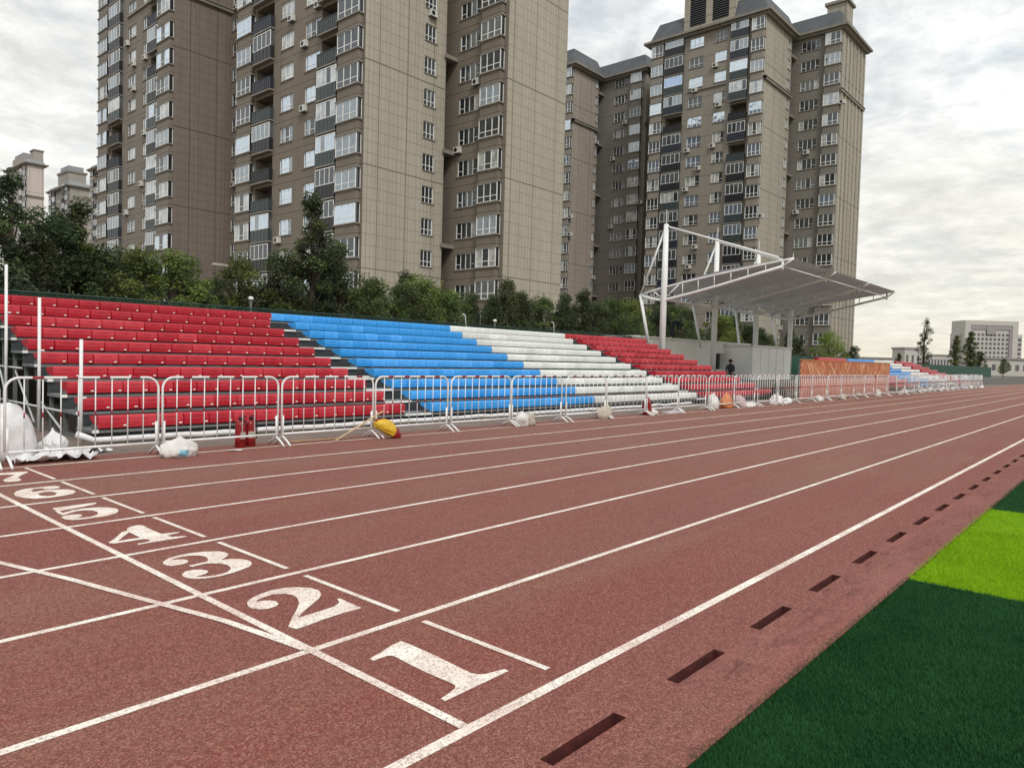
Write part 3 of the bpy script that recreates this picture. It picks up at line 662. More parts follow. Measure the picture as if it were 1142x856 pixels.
# ------------------------------------------------------------ white membrane canopy with masts
cx, cy = 33.5, 19.0
croot = empty('canopy', (cx, cy, 0), 'white masted canopy with grey membrane roof over the podium', 'canopy')
FX = [0, 5.9, 11.8, 17.7]
yb, yt, zb_, zt = 1.4, -6.6, 5.02, 6.42          # back node / front tip of each frame (local y, z)
def edge_z(y):                                   # upper chord of a frame
    t = (y - yb) / (yt - yb); return zb_ + (zt - zb_) * (t ** .8 if t > 0 else 0)
for i, x in enumerate(FX):
    m = MB(); m.tube([(x, 0, 0), (x, 0, 5.6), (x, 0, 8.6)], [.165, .16, .125], 'canwhite', 16); mm = m.build('mast', croot)
    m = MB(); m.tube([(x, 0, 8.58), (x, 0, 9.35)], [.035, .012], 'canwhite', 6); m.build('spike', mm)
    m = MB(); m.tube([(x, 0, .0), (x, 0, .06)], .33, 'canwhite', 12); m.build('base_plate', mm)
    m = MB(); m.tube([(x, .02, 8.45), (x, yb, zb_)], .055, 'canwhite', 8); m.build('back_stay', croot)
    m = MB(); m.tube([(x, -.02, 8.5), (x, -5.9, 6.5)], .05, 'canwhite', 8); m.build('front_stay', croot)
    m = MB(); m.tube([(x, yb, zb_), (x + .1, .85, 2.4 if i != 2 else 1.0)], .085, 'canwhite', 8); m.build('rear_strut', croot)
    f = MB()
    ys = [yb + (yt - yb) * k / 12 for k in range(13)]
    f.tube([(x, y, edge_z(y)) for y in ys], .05, 'canwhite', 8)
    low = [(x, yb, zb_ - .02), (x, .6, 4.78), (x, 0, 4.70), (x, -1.5, 5.0), (x, -3, 5.33), (x, -4.6, 5.72), (x, -6.1, 6.08)]
    f.tube(low, .075, 'canwhite', 8); f.tube([(x, -6.1, 6.08), (x, yt, zt)], .05, 'canwhite', 6)
    f.tube([(x, -6.1, 5.92), (x, -6.1, 6.3)], .06, 'canwhite', 8)
    for k in range(1, 7):
        y = -.2 - k * .85; zl = 4.70 + (6.08 - 4.70) * ((-y) / 6.1) ** .98
        f.tube([(x, y, zl), (x, y, edge_z(y))], .025, 'canwhite', 6)
    f.tube([(x, 0, 4.75), (x, .7, 5.25)], .035, 'canwhite', 6); f.tube([(x, .0, 4.75), (x, -.9, edge_z(-.9))], .035, 'canwhite', 6)
    f.build('roof_truss', croot)
# cross tubes along the building
m = MB()
for y, z in ((yb, zb_), (0, 4.74), (-6.1, 6.08)):
    m.tube([(FX[0], y, z), (FX[3], y, z)], .05 if y > -6 else .03, 'canwhite', 8)
for i in range(3):
    m.tube([(FX[i], 0, 4.74), (FX[i] + 2.95, 0, 5.5), (FX[i + 1], 0, 4.74)], .04, 'canwhite', 6)
m.build('longitudinal_tubes', croot)
# membrane: three arched bays
bm = bmesh.new()
def memz(u, y):            # u 0..1 inside a bay
    t = (y - yb) / (yt - yb)
    arch = .6 * math.sin(math.pi * u) ** .9 * (math.sin(math.pi * min(1, max(0, t * .92 + .08))) ** .7)
    return edge_z(y) + .03 + arch
for i in range(3):
    nu, nv = 16, 20; gr = []
    for a in range(nu + 1):
        rw = []
        for b_ in range(nv + 1):
            u = a / nu; y = yb + (yt - yb) * b_ / nv
            sc = .28 * math.sin(math.pi * u)       # scalloped free edges
            if b_ > nv * .7: y += sc * (b_ / nv - .7) / .3
            if b_ < nv * .2: y -= sc * (1 - b_ / (nv * .2)) * .7
            rw.append(bm.verts.new((FX[i] + (FX[i + 1] - FX[i]) * u, y, memz(u, y))))
        gr.append(rw)
    for a in range(nu):
        for b_ in range(nv):
            f = bm.faces.new((gr[a][b_], gr[a + 1][b_], gr[a + 1][b_ + 1], gr[a][b_ + 1])); f.smooth = True
me = bpy.data.meshes.new('membrane_roof'); bm.to_mesh(me); bm.free(); me.materials.append(M['membrane']); link('membrane_roof', me, croot)
m = MB()
for i in range(3):
    for y0_ in (-.0, -2.2, -4.4):
        m.tube([(FX[i] + (FX[i + 1] - FX[i]) * u / 8, y0_, memz(u / 8, y0_) - .06) for u in range(9)], .03, 'canwhite', 6)
m.build('arch_ribs', croot)

# podium behind the canopy masts
root = empty('podium', (33.4, 20.5, 0), 'cream walled podium under the canopy with dark opening and pale booth', 'podium')
def wall(mb, F, ulen, z0, z1, holes, k):
    us = sorted({0, ulen} | {h[0] for h in holes} | {h[1] for h in holes}); zs = sorted({z0, z1} | {h[2] for h in holes} | {h[3] for h in holes})
    us = [u for u in us if 0 <= u <= ulen]; zs = [z for z in zs if z0 <= z <= z1]
    cells = {}
    for h in holes:
        for i in range(len(us) - 1):
            if us[i] >= h[0] - 1e-6 and us[i + 1] <= h[1] + 1e-6:
                for j in range(len(zs) - 1):
                    if zs[j] >= h[2] - 1e-6 and zs[j + 1] <= h[3] + 1e-6: cells[(i, j)] = 1
    for i in range(len(us) - 1):
        j = 0
        while j < len(zs) - 1:
            if (i, j) in cells: j += 1; continue
            j2 = j
            while j2 + 1 < len(zs) - 1 and (i, j2 + 1) not in cells: j2 += 1
            a, b_, c_, d = us[i], us[i + 1], zs[j], zs[j2 + 1]
            mb.face([F(a, 0, c_), F(b_, 0, c_), F(b_, 0, d), F(a, 0, d)], k); j = j2 + 1
    for (a, b_, c_, d, dep, back) in holes:
        mb.face([F(a, 0, c_), F(a, 0, d), F(a, dep, d), F(a, dep, c_)], k); mb.face([F(b_, 0, c_), F(b_, dep, c_), F(b_, dep, d), F(b_, 0, d)], k)
        mb.face([F(a, 0, d), F(b_, 0, d), F(b_, dep, d), F(a, dep, d)], k); mb.face([F(a, 0, c_), F(a, dep, c_), F(b_, dep, c_), F(b_, 0, c_)], k)
        mb.face([F(a, dep, c_), F(b_, dep, c_), F(b_, dep, d), F(a, dep, d)], back)
m = MB(); wall(m, lambda u, d, z: (u, d, z), 14.4, 0, 2.82, [(9.4, 10.9, 1.15, 2.15, .4, 'void')], 'cream')
m.face([(0, 0, 0), (0, 3.5, 0), (0, 3.5, 2.82), (0, 0, 2.82)], 'cream'); m.face([(14.4, 0, 0), (14.4, 3.5, 0), (14.4, 3.5, 2.82), (14.4, 0, 2.82)], 'cream'); m.face([(0, 3.5, 0), (14.4, 3.5, 0), (14.4, 3.5, 2.82), (0, 3.5, 2.82)], 'cream')
m.build('wall', root)
m = MB(); m.box((-.1, -.12, 2.823), (14.5, 3.6, 2.90), 'nose'); m.build('top_slab', root)
m = MB(); m.box((10.6, -1.9, .55), (17.0, 2.6, 2.66), 'lightwall'); bo = m.build('booth', root)
m = MB(); m.box((10.5, -2.0, 2.663), (17.1, 2.7, 2.74), 'nose'); m.build('roof_panel', bo)
for j in range(1, 5):
    m = MB(); m.box((10.6 + j * 1.28 - .012, -1.915, .56), (10.6 + j * 1.28 + .012, -1.903, 2.65), 'galv'); m.build('panel_joint', bo)
m = MB(); m.box((0, -4.2, .0), (18.2, -.002, .5), 'concrete'); m.box((0, -4.9, .0), (18.2, -4.203, .25), 'concrete'); m.build('platform', root)
m = MB()
for j in range(5): m.tube([(.9 + j * .9, -.05, 2.9), (.9 + j * .9, -.05, 3.5 if j == 0 else 2.95)], .03, 'bwhite', 6)
m.build('rail_stub', root)

# ------------------------------------------------------------ people (one skinned figure each)
def person(loc, rz, joints, edges, radii, cloth, label, hair_at, head_r, sc=1):
    me = bpy.data.meshes.new('person'); me.from_pydata(joints, edges, []); o = bpy.data.objects.new('person', me); col.objects.link(o)
    md = o.modifiers.new('s', 'SKIN'); 
    for i, r_ in enumerate(radii): me.skin_vertices[0].data[i].radius = r_ if isinstance(r_, tuple) else (r_, r_)
    me.skin_vertices[0].data[0].use_root = True
    sb = o.modifiers.new('b', 'SUBSURF'); sb.levels = 2; sb.render_levels = 2
    dg = bpy.context.evaluated_depsgraph_get(); dg.update()
    nm = bpy.data.meshes.new_from_object(o.evaluated_get(dg)); o.modifiers.clear(); o.data = nm
    nm.materials.clear(); nm.materials.append(M[cloth]); nm.materials.append(M['skin'])
    hd = Vector(joints[5]); hands = [Vector(joints[i]) for i in (9, 13)]
    for p in nm.polygons:
        p.use_smooth = True
        if (p.center - hd).length < head_r * 1.5 or min((p.center - h).length for h in hands) < .11: p.material_index = 1
    o.location = loc; o.rotation_euler.z = rz
    hm = MB(); b2 = bmesh.new(); bmesh.ops.create_icosphere(b2, subdivisions=3, radius=head_r * 1.12)
    hv = Vector(hair_at)
    for v in list(b2.verts):
        if v.co.dot(hv) < -.02: v.co *= .86
    hme = bpy.data.meshes.new('hair'); 
    for f in b2.faces: f.smooth = True
    b2.to_mesh(hme); b2.free(); hme.materials.append(M['hair']); h = link('hair', hme, o); h.location = hd + hv * .02
    tag(o, label, 'person'); return o
# joints: 0 pelvis,1 waist,2 chest,3 neck,4 chin,5 head, 6 shoulderL,7 elbowL,8 wristL,9 handL, 10 shR,11 elR,12 wrR,13 handR, 14 hipL,15 kneeL,16 ankL,17 toeL, 18..21 right
EDG = [(0, 1), (1, 2), (2, 3), (3, 4), (4, 5), (2, 6), (6, 7), (7, 8), (8, 9), (2, 10), (10, 11), (11, 12), (12, 13), (0, 14), (14, 15), (15, 16), (16, 17), (0, 18), (18, 19), (19, 20), (20, 21)]
RAD = [.14, .13, .15, .055, .06, .095, .075, .05, .035, .04, .075, .05, .035, .04, .10, .07, .045, .04, .10, .07, .045, .04]
# bent forward over the podium edge
J2 = [(0, 0, .88), (.12, 0, 1.0), (.36, 0, 1.02), (.52, 0, .94), (.57, 0, .88), (.64, 0, .80), (.36, .17, .96), (.42, .2, .70), (.5, .17, .48), (.53, .16, .40), (.36, -.17, .96), (.44, -.2, .70), (.52, -.17, .48), (.55, -.16, .40),
      (0, .10, .82), (.02, .12, .46), (-.03, .12, .07), (.1, .13, .04), (0, -.10, .82), (.04, -.12, .46), (.0, -.12, .07), (.13, -.13, .04)]
person((38.25, 21.1, 2.90), math.radians(-45), J2, EDG, RAD, 'clothblack', 'person in black clothes bent forward on the podium roof behind the first mast', (-.5, 0, .6), .1)
# seated on the platform edge, leaning forward
J1 = [(0, 0, .50), (.05, 0, .66), (.16, 0, .88), (.22, 0, 1.02), (.25, 0, 1.08), (.27, 0, 1.17), (.16, .18, .90), (.30, .22, .66), (.45, .14, .55), (.52, .10, .52), (.16, -.18, .90), (.30, -.22, .66), (.45, -.14, .55), (.52, -.10, .52),
      (.02, .10, .48), (.42, .13, .50), (.44, .13, .08), (.56, .13, .05), (.02, -.10, .48), (.42, -.13, .50), (.44, -.13, .08), (.56, -.13, .05)]
person((39.6, 18.0, .5), math.radians(200), J1, EDG, RAD, 'cloth', 'dark haired person in dark grey sitting hunched in front of the podium wall', (-.3, 0, .8), .1)
m = MB(); m.box((-.22, -.2, 0), (.22, .2, .42), 'black'); 
for sx_ in (-1, 1):
    m.box((sx_ * .22 - .02, -.2, .42), (sx_ * .22 + .02, .2, .45), 'steel')
st_ = m.build('stool', None, (39.6, 18.0, .5)); tag(st_, 'dark box stool under the hunched person by the podium wall', 'stool')

# ------------------------------------------------------------ fences and low wall behind the stands
def fence(x0, x1, y, h, label, step=2.6, fk='fence'):
    root = empty('mesh_fence', (x0, y, 0), label, 'fence')
    m = MB(); m.face([(0, 0, 0), (x1 - x0, 0, 0), (x1 - x0, 0, h - .03), (0, 0, h - .03)], fk); m.build('mesh_panel', root)
    m = MB(); m.tube([(0, 0, h), (x1 - x0, 0, h)], .025, 'fencegreen', 6); m.tube([(0, 0, h * .5), (x1 - x0, 0, h * .5)], .02, 'fencegreen', 6); m.build('rail', root)
    me = None; n = int((x1 - x0) / step)
    for j in range(n + 1):
        if me is None: m = MB(); m.tube([(0, 0, 0), (0, 0, h + .05)], .035, 'fencegreen', 6); o = m.build('post', root, (0, 0, 0)); me = o.data
        else: o = link('post', me, root)
        o.location = (j * step, .05, 0)
fence(-14, 52, 20.75, 2.84, 'dark green mesh fence close behind the coloured stand and podium')
fence(52.5, 83, 20.9, 2.3, 'green mesh fence running behind the far stand', 2.6, 'fenceopaque')
fence(83.5, 150, 20.6, 2.05, 'green fence continuing right of the far stand to the pale building', 3.2, 'fenceopaque')
m = MB(); m.box((-14, 21.9, -.1), (8.6, 22.1, 1.15), 'brickred'); m.box((-14, 21.87, 1.152), (8.6, 22.13, 1.2), 'trim'); tag(m.build('low_wall'), 'low maroon wall behind the open left end of the stand', 'wall')
fr_ = MB(); fr_.box((-.0, 0, 0), (60, .05, .9), 'steel'); o = fr_.build('dark_barrier_wall', None, (92, 13.5, -.1)); o.rotation_euler.z = -.12; tag(o, 'low dark wall across the far end of the track', 'wall')

# ------------------------------------------------------------ lamps and poles behind the stand
def globe(loc, h, label):
    root = empty('garden_lamp', loc, label, 'lamp'); m = MB(); m.tube([(0, 0, 0), (0, 0, h)], .03, 'steel', 6); m.build('pole', root)
    b2 = bmesh.new(); bmesh.ops.create_icosphere(b2, subdivisions=2, radius=.12); me = bpy.data.meshes.new('globe')
    for f in b2.faces: f.smooth = True
    for v in b2.verts: v.co.z *= .8
    b2.to_mesh(me); b2.free(); me.materials.append(M['bwhite']); g_ = link('globe', me, root, (0, 0, h + .06)); g_.scale = (.7, .7, .7)
globe((11.85, 21.3, 0), 3.12, 'small white globe lamp rising behind the red seats'); globe((23.18, 21.3, 0), 3.05, 'small white globe lamp rising behind the white seats')
for x, lab in ((20.36, 'thin leaning white pole where blue seats meet white ones'), (26.0, 'thin leaning white pole behind the right end of the white seats')):
    m = MB(); m.tube([(x + .12, 20.3, 2.3), (x, 20.3, 3.15), (x - .12, 20.3, 3.2)], .022, 'bwhite', 6); m.tube([(x + .12, 20.3, 0), (x + .12, 20.3, 2.3)], .022, 'bwhite', 6); tag(m.build('thin_pole'), lab, 'pole')
root = empty('street_lamp', (14.4, 27, 0), 'street lamp arm poking out of the trees before the brown tower', 'street lamp')
m = MB(); m.tube([(0, 0, 0), (0, 0, 4.5), (-.25, 0, 4.68)], .05, 'galv', 8); m.build('pole', root)
m = MB(); m.box((-.95, -.1, 4.75), (-.2, .1, 4.84), 'sacktan'); m.build('lamp_head', root)

# ------------------------------------------------------------ apartment towers
FH = 2.9
def win_mesh(w, h, gl, seed, n=3):
    rr = random.Random(seed); m = MB(); b_ = .055
    m.box((0, .10, 0), (b_, .16, h), 'wframe'); m.box((w - b_, .10, 0), (w, .16, h), 'wframe'); m.box((b_, .10, 0), (w - b_, .16, b_), 'wframe'); m.box((b_, .10, h - b_), (w - b_, .16, h), 'wframe')
    for j in range(1, n): 
        x = w * j / n; m.box((x - .03, .105, b_), (x + .03, .155, h - b_), 'wframe')
    tz = h * .33
    for j in (range(n) if n < 4 else (0, n - 1)): m.box((w * j / n + .05, .11, tz - .025), (w * (j + 1) / n - .05, .15, tz + .025), 'wframe')
    for j in range(n):
        k = gl if rr.random() < .72 else rr.choice(['gdark', 'gmid', 'gpale'])
        m.face([(w * j / n, .142, 0), (w * (j + 1) / n, .142, 0), (w * (j + 1) / n, .142, h), (w * j / n, .142, h)], k)
    m.box((-.08, -.09, -.09), (w + .08, .0995, -.002), 'trim')
    return m
def bay_mesh(w, h, gl, seed, d=.45):
    rr = random.Random(seed); m = MB(); y = -d
    for x in [0, w / 3, 2 * w / 3, w]: m.box((x - .04 if x else -.045, y - .05, 0), (x + .04 if x < w else w + .045, y - .006, h), 'wframe')
    m.box((-.05, y - .055, 0), (w + .05, y - .008, .06), 'wframe'); m.box((-.05, y - .055, h - .06), (w + .05, y - .008, h), 'wframe'); m.box((.04, y - .045, h * .3 - .03), (w - .04, y - .009, h * .3 + .03), 'wframe')
    for j in range(3):
        k = gl if rr.random() < .7 else rr.choice(['gdark', 'gmid', 'gpale'])
        m.face([(w * j / 3, y - .018, 0), (w * (j + 1) / 3, y - .018, 0), (w * (j + 1) / 3, y - .018, h), (w * j / 3, y - .018, h)], k)
    for x, s_ in ((0, -1), (w, 1)):
        m.face([(x + s_ * .018, y, 0), (x + s_ * .018, -.01, 0), (x + s_ * .018, -.01, h), (x + s_ * .018, y, h)], 'gdark')
        m.box((min(x + s_ * .02, x + s_ * .05), -.06, 0), (max(x + s_ * .02, x + s_ * .05), -.004, h), 'wframe')
    m.box((-.14, y - .13, -.12), (w + .14, -.003, -.002), 'trim'); m.box((-.14, y - .13, h + .002), (w + .14, -.003, h + .11), 'trim')
    return m
def balc_mesh(w, kind, pan, gl, seed, d=.42, H=2.62):
    rr = random.Random(seed); m = MB(); y = -d; ph = 1.16
    m.box((-.05, y - .06, -.16), (w + .05, .3, -.02), 'trim')
    if kind == 'open':
        m.box((0, y, .08), (w, y + .03, 1.08), pan)
        n = int(w / .3)
        for j in range(n + 1): m.box((j * w / n - .015, y - .03, -.02), (j * w / n + .015, y - .003, 1.1), pan)
        m.box((-.02, y - .04, 1.1), (w + .02, y + .03, 1.15), pan)
        for x in (0, w - .03): m.box((x, y + .03, .08), (x + .03, 0, 1.08), pan)
    else:
        m.box((0, y, -.015), (w, y + .04, ph), pan)
        for x in (0, w - .04): m.box((x, y + .04, -.015), (x + .04, 0, ph), pan)
        n = 5
        for j in range(n + 1): m.box((j * (w - .02) / n, y - .02, 0), (j * (w - .02) / n + .02, y - .002, ph - .02), pan)
        n = 4
        for j in range(n + 1): 
            x = j * (w - .05) / n; m.box((x, y - .015, ph + .003), (x + .05, y + .04, H), 'wframe')
        m.box((.05, y - .01, ph + .003), (w - .05, y + .035, ph + .06), 'wframe'); m.box((.05, y - .01, H - .07), (w - .05, y + .035, H - .003), 'wframe')
        for j in range(n):
            k = gl if rr.random() < .7 else rr.choice(['gdark', 'gdark', 'gmid'])
            a = j * (w - .05) / n; m.face([(a, y + .02, ph), (a + w / n, y + .02, ph), (a + w / n, y + .02, H), (a, y + .02, H)], k)
        for x, s_ in ((.002, 0), (w - .002, 0)): m.face([(x, y + .04, ph), (x, 0, ph), (x, 0, H), (x, y + .04, H)], 'gmid')
    return m
acm = MB(); acm.box((0, -.36, 0), (.82, -.04, .56), 'acwhite')
acm.tube([(.30, -.368, .28), (.30, -.362, .28)], .21, 'black', 16); acm.box((.05, -.04, -.05), (.10, .0, .02), 'steel'); acm.box((.7, -.04, -.05), (.75, 0, .02), 'steel'); acm.box((.02, -.38, -.06), (.80, -.05, -.003), 'steel')
def tower(name, X, Y, W, D1, S, D2, mats, z0, label, cols, wcols, sidewin=None, nfl=17, eave=50.0, rc=1.3, seed=1, detail=True, glmix=('gsky', 'gpale', 'gmid'), roof='slate', louver=None, nolow=0):
    wk, sk, wingk, wsk = mats; rr = random.Random(seed)
    root = empty(name, (X, Y, 0), label, 'apartment tower')
    FF = lambda u, d, z: (d, W - u, z)            # front wall, u from its left end
    FS = lambda u, d, z: (u, d, z)                # near side wall
    holes = []; items = []
    for n in range(nfl):
        zb = z0 + FH * n
        for kind, a, b_ in cols:
            if kind == 'win': holes.append((a, b_, zb, zb + 1.5, .16, 'void')); items.append(('window', a, b_, zb, 'F'))
            if kind == 'bal' and detail: holes.append((a + .05, b_ - .05, zb - .36, zb + 2.1, 1.2, 'innerwall')); items.append(('balcony', a, b_, zb - .36, 'F'))
            if kind == 'bal' and not detail: items.append(('balcony', a, b_, zb - .36, 'F'))
            if kind == 'bay': items.append(('bay_window', a, b_, zb, 'F'))
    m = MB(); wall(m, FF, W, 0, eave, holes, wk); m.build('front_wall', root)
    RC = rc if S else 0
    hs = []
    if sidewin:
        for n in range(nfl):
            zb = z0 + FH * n; hs.append((sidewin[0], sidewin[1], zb, zb + 1.5, .16, 'void')); items.append(('window', sidewin[0], sidewin[1], zb, 'S'))
    m = MB(); wall(m, FS, D1 - RC, 0, eave, hs, sk)
    m.build('side_wall', root)
    if sidewin:
        m = MB(); wall(m, lambda u, d, z: (D1 - RC, u, z), .01, 0, 1, [], sk)
    m = MB()
    if S and RC:
        m.face([(D1 - RC, 0, 0), (D1 - RC, 3, 0), (D1 - RC, 3, eave), (D1 - RC, 0, eave)], wk)   # recess
        m.face([(D1 - RC, 3, 0), (D1, 3, 0), (D1, 3, eave), (D1 - RC, 3, eave)], 'void')
    m.face([(0, W, 0), (D1, W, 0), (D1, W, eave), (0, W, eave)], sk)
    if not S: m.face([(D1, 0, 0), (D1, W, 0), (D1, W, eave), (D1, 0, eave)], wk)
    m.build('rear_wall', root)
    if S:
        if RC:
            for n in range(0, nfl, 3): m = MB(); m.box((D1 - RC - .25, -.30, z0 + FH * n + 2.0), (D1 - .01, 2.9, z0 + FH * n + 2.35), 'trim'); m.build('recess_slab', root)
        hw = []
        for n in range(nfl):
            zb = z0 + FH * n
            for kind, a, b_ in wcols:
                if kind == 'win': hw.append((a + 3, b_ + 3, zb, zb + 1.5, .16, 'void')); items.append(('window', a, b_, zb, 'W'))
                else: items.append(('bay_window', a, b_, zb, 'W'))
        m = MB(); wall(m, lambda u, d, z: (D1 + d, 3 - u, z), S + 3, 0, eave, hw, wingk); m.build('wing_wall', root)
        m = MB(); m.face([(D1, -S, 0), (D1 + D2, -S, 0), (D1 + D2, -S, eave), (D1, -S, eave)], wsk)
        m.build('wing_side_wall', root)
        m = MB()
        for j in range(int(D2 / 1.7) + 1): m.box((D1 + .12 + j * 1.7, -S - .14, .0), (D1 + .62 + j * 1.7, -S - .003, eave - .3), wsk)
        if louver or seed == 14: m.build('pilasters', root)
        m = MB(); m.face([(D1 + D2, -S, 0), (D1 + D2, W + S, 0), (D1 + D2, W + S, eave), (D1 + D2, -S, eave)], wk); m.face([(D1, W + S, 0), (D1 + D2, W + S, 0), (D1 + D2, W + S, eave), (D1, W + S, eave)], wsk); m.face([(D1, W, 0), (D1, W + S, 0), (D1, W + S, eave), (D1, W, eave)], wingk)
        m.build('wing_rear_wall', root)
    # bay columns
    for kind, a, b_ in cols:
        if kind == 'bay':
            m = MB(); m.box((-.449, W - b_, 0), (-.002, W - a, eave - .25), wk); m.build('bay_column', root)
    for kind, a, b_ in (wcols if S else []):
        if kind == 'bay':
            m = MB(); m.box((D1 - .449, -b_, 0), (D1 - .002, -a, eave - .25), wingk); m.build('bay_column', root)
    # cornices
    m = MB()
    def ring(x0, y0, x1, y1, z, h, p): m.box((x0 - p, y0 - p, z), (x1 + p, y1 + p, z + h), 'trim')
    ring(0, 0, D1, W, eave + .002, .30, .55); ring(0, 0, D1, W, eave + .304, .34, .95); 
    if S: ring(D1 + .003, -S, D1 + D2, W + S, eave + .006, .295, .553); ring(D1 + .003, -S, D1 + D2, W + S, eave + .309, .338, .953)
    bz = eave - 3 * FH - .1
    m.box((-.32, -.32, bz), (-.003, W * .0 + .28, bz + .35), 'trim'); m.box((-.32, -.32, bz + .003), (D1 - RC, -.003, bz + .347), 'trim')
    m.box((-.42, -.42, bz + .353), (D1 - RC, -.004, bz + .45), 'trim')
    if S: m.box((D1 - .3, -S - .3, bz), (D1 + D2 + .3, -S - .003, bz + .35), 'trim'); m.box((D1 - .4, -S - .4, bz + .353), (D1 + D2 + .4, -S - .004, bz + .45), 'trim')
    mid = [c_ for c_ in cols if c_[0] == 'win']
    if len(mid) >= 2: m.box((-.2, W - mid[-1][2] - .1, bz + .55), (-.003, W - mid[0][1] + .1, bz + .8), 'trim')
    m.build('cornice', root)
    # mansard roofs
    m = MB(); e2 = eave + .65
    def mans(x0, y0, x1, y1, za, zb, ins):
        a = [(x0, y0, za), (x1, y0, za), (x1, y1, za), (x0, y1, za)]; b2 = [(x0 + ins, y0 + ins, zb), (x1 - ins, y0 + ins, zb), (x1 - ins, y1 - ins, zb), (x0 + ins, y1 - ins, zb)]
        for i in range(4): m.face([a[i], a[(i + 1) % 4], b2[(i + 1) % 4], b2[i]], roof)
        m.face(b2, roof)
    mans(-.3, -.3, D1 + .2, W + .3, e2, e2 + (2.9 if detail else .9), 1.1 if detail else .3)
    if S: mans(D1 - .3, -S - .3, D1 + D2 + .3, W + S + .3, e2 - .004, e2 + 2.6, 1.1)
    m.build('roof', root)
    if louver:
        a, b_, hh = louver; m = MB()
        hl = [(.9, (b_ - a) / 2 - .5, e2 + .6, e2 + hh - .8, .25, 'void'), ((b_ - a) / 2 + .5, (b_ - a) - .9, e2 + .6, e2 + hh - .8, .25, 'void')]
        wall(m, lambda u, d, z: (-.2 + d, b_ - u, z), b_ - a, e2, e2 + hh, hl, sk)
        m.box((-.19, a, e2 + .01), (6, a + .01, e2 + hh), sk); m.box((-.19, b_ - .01, e2 + .01), (6, b_, e2 + hh), sk); m.box((-.6, a - .4, e2 + hh + .002), (6.4, b_ + .4, e2 + hh + .5), 'trim')
        for h in hl:
            for j in range(14):
                z = h[2] + (h[3] - h[2]) * (j + .5) / 14; m.box((-.12, b_ - h[1], z - .04), (.0, b_ - h[0], z + .04), 'slate')
        m.build('roof_tower', root)
        m = MB(); m.box((D1 + 2.0, -S + .2, e2 + .01), (D1 + 4.8, -S + 3.0, e2 + 4.2), sk); m.box((D1 + 1.7, -S - .1, e2 + 4.203), (D1 + 5.1, -S + 3.3, e2 + 4.6), 'trim'); m.build('roof_turret', root)
    cache = {}
    for kind, a, b_, zb, side in items:
        w = b_ - a; v = rr.randrange(5 if detail else 2)
        opn = kind == 'balcony' and rr.random() < .22
        key = (kind, round(w, 2), v, opn)
        if key in cache: me = cache[key]
        else:
            gl = glmix[v % len(glmix)]
            if kind == 'window': mm = win_mesh(w, 1.5, gl if side == 'F' else ('gdark' if v < 3 else 'gmid'), v * 7 + seed, 3 if w < 2.5 else 4)
            elif kind == 'bay_window': mm = bay_mesh(w, 1.68, ['gmid', 'gdark', 'gpale', 'gdark', 'gsky'][v], v * 7 + seed)
            else: mm = balc_mesh(w, 'open' if opn else 'closed', ['pgreen', 'pblack', 'pblack', 'pgreen', 'pblue'][v], ['gpale', 'gmid', 'gdark', 'gblue' if (detail and rr.random() < .3) else 'gsky', 'gmid'][v], v + seed)
            me = bpy.data.meshes.new(kind); me.from_pydata(mm.v, [], mm.f); me.polygons.foreach_set('material_index', mm.m)
            for k in mm.mats: me.materials.append(M[k])
            me.update(); cache[key] = me
        o = link(kind, me, root)
        if side == 'F': o.location = (0, W - a, zb); o.rotation_euler.z = -math.pi / 2
        elif side == 'W': o.location = (D1, -a, zb); o.rotation_euler.z = -math.pi / 2
        else: o.location = (a, 0, zb)
    if detail:
        ame = bpy.data.meshes.new('air_conditioner'); ame.from_pydata(acm.v, [], acm.f); ame.polygons.foreach_set('material_index', acm.m)
        for k in acm.mats: ame.materials.append(M[k])
        wins = [t_ for t_ in items if t_[0] == 'window' and t_[3] < 47]
        for t_ in rr.sample(wins, min(len(wins), 17)) + rr.sample([t_ for t_ in items if t_[0] == 'bay_window'], 4):
            k, a, b_, zb, side = t_; o = link('air_conditioner', ame, root)
            u = a + rr.choice((-.25, (b_ - a) / 2 - .4, (b_ - a) - .6)); zz = zb - .72
            if k == 'bay_window': u = b_ + .06; zz = zb - .1
            if side == 'F': o.location = (0, W - u, zz); o.rotation_euler.z = -math.pi / 2
            elif side == 'W': o.location = (D1, -u, zz); o.rotation_euler.z = -math.pi / 2
            else: o.location = (u, 0, zz)
    return root
colsB = [('bay', .35, 2.95), ('bal', 3.3, 6.55), ('win', 7.75, 9.95), ('win', 11.8, 14.2), ('bal', 14.35, 17.25), ('bay', 17.5, 20.38)]
tower('apartment_tower', 38.0, 50.4, 20.75, 10.5, 6.6, 8.5, ('wallB', 'sideB', 'wallB', 'sideB'), .92, 'tall brown and beige apartment tower, largest one, behind the blue seats', colsB, [('win', .5, 3.1), ('bay', 3.7, 6.1)], (6.6, 8.0), seed=11, eave=49.5)
colsA = [('bay', .2, 3.0), ('bal', 3.5, 6.9), ('win', 8.5, 10.8), ('win', 12.8, 14.8), ('bal', 14.95, 17.6), ('bay', 17.75, 20.85)]
tower('apartment_tower', 36.4, 82.7, 20.9, 6.7, 6.6, 9.0, ('wallA', 'sideA', 'wallA', 'sideA'), .92, 'dark brown apartment tower left of the largest tower', colsA, [('win', .25, 2.3), ('bay', 3.7, 6.1)], None, rc=0, seed=12, eave=49.5, glmix=('gpale', 'gmid', 'gpale'))
colsC = [('bay', .3, 2.2), ('bal', 2.6, 5.6), ('win', 6.5, 8.75), ('win', 10.6, 12.4), ('bal', 13.15, 15.75), ('bay', 16.3, 18.05)]
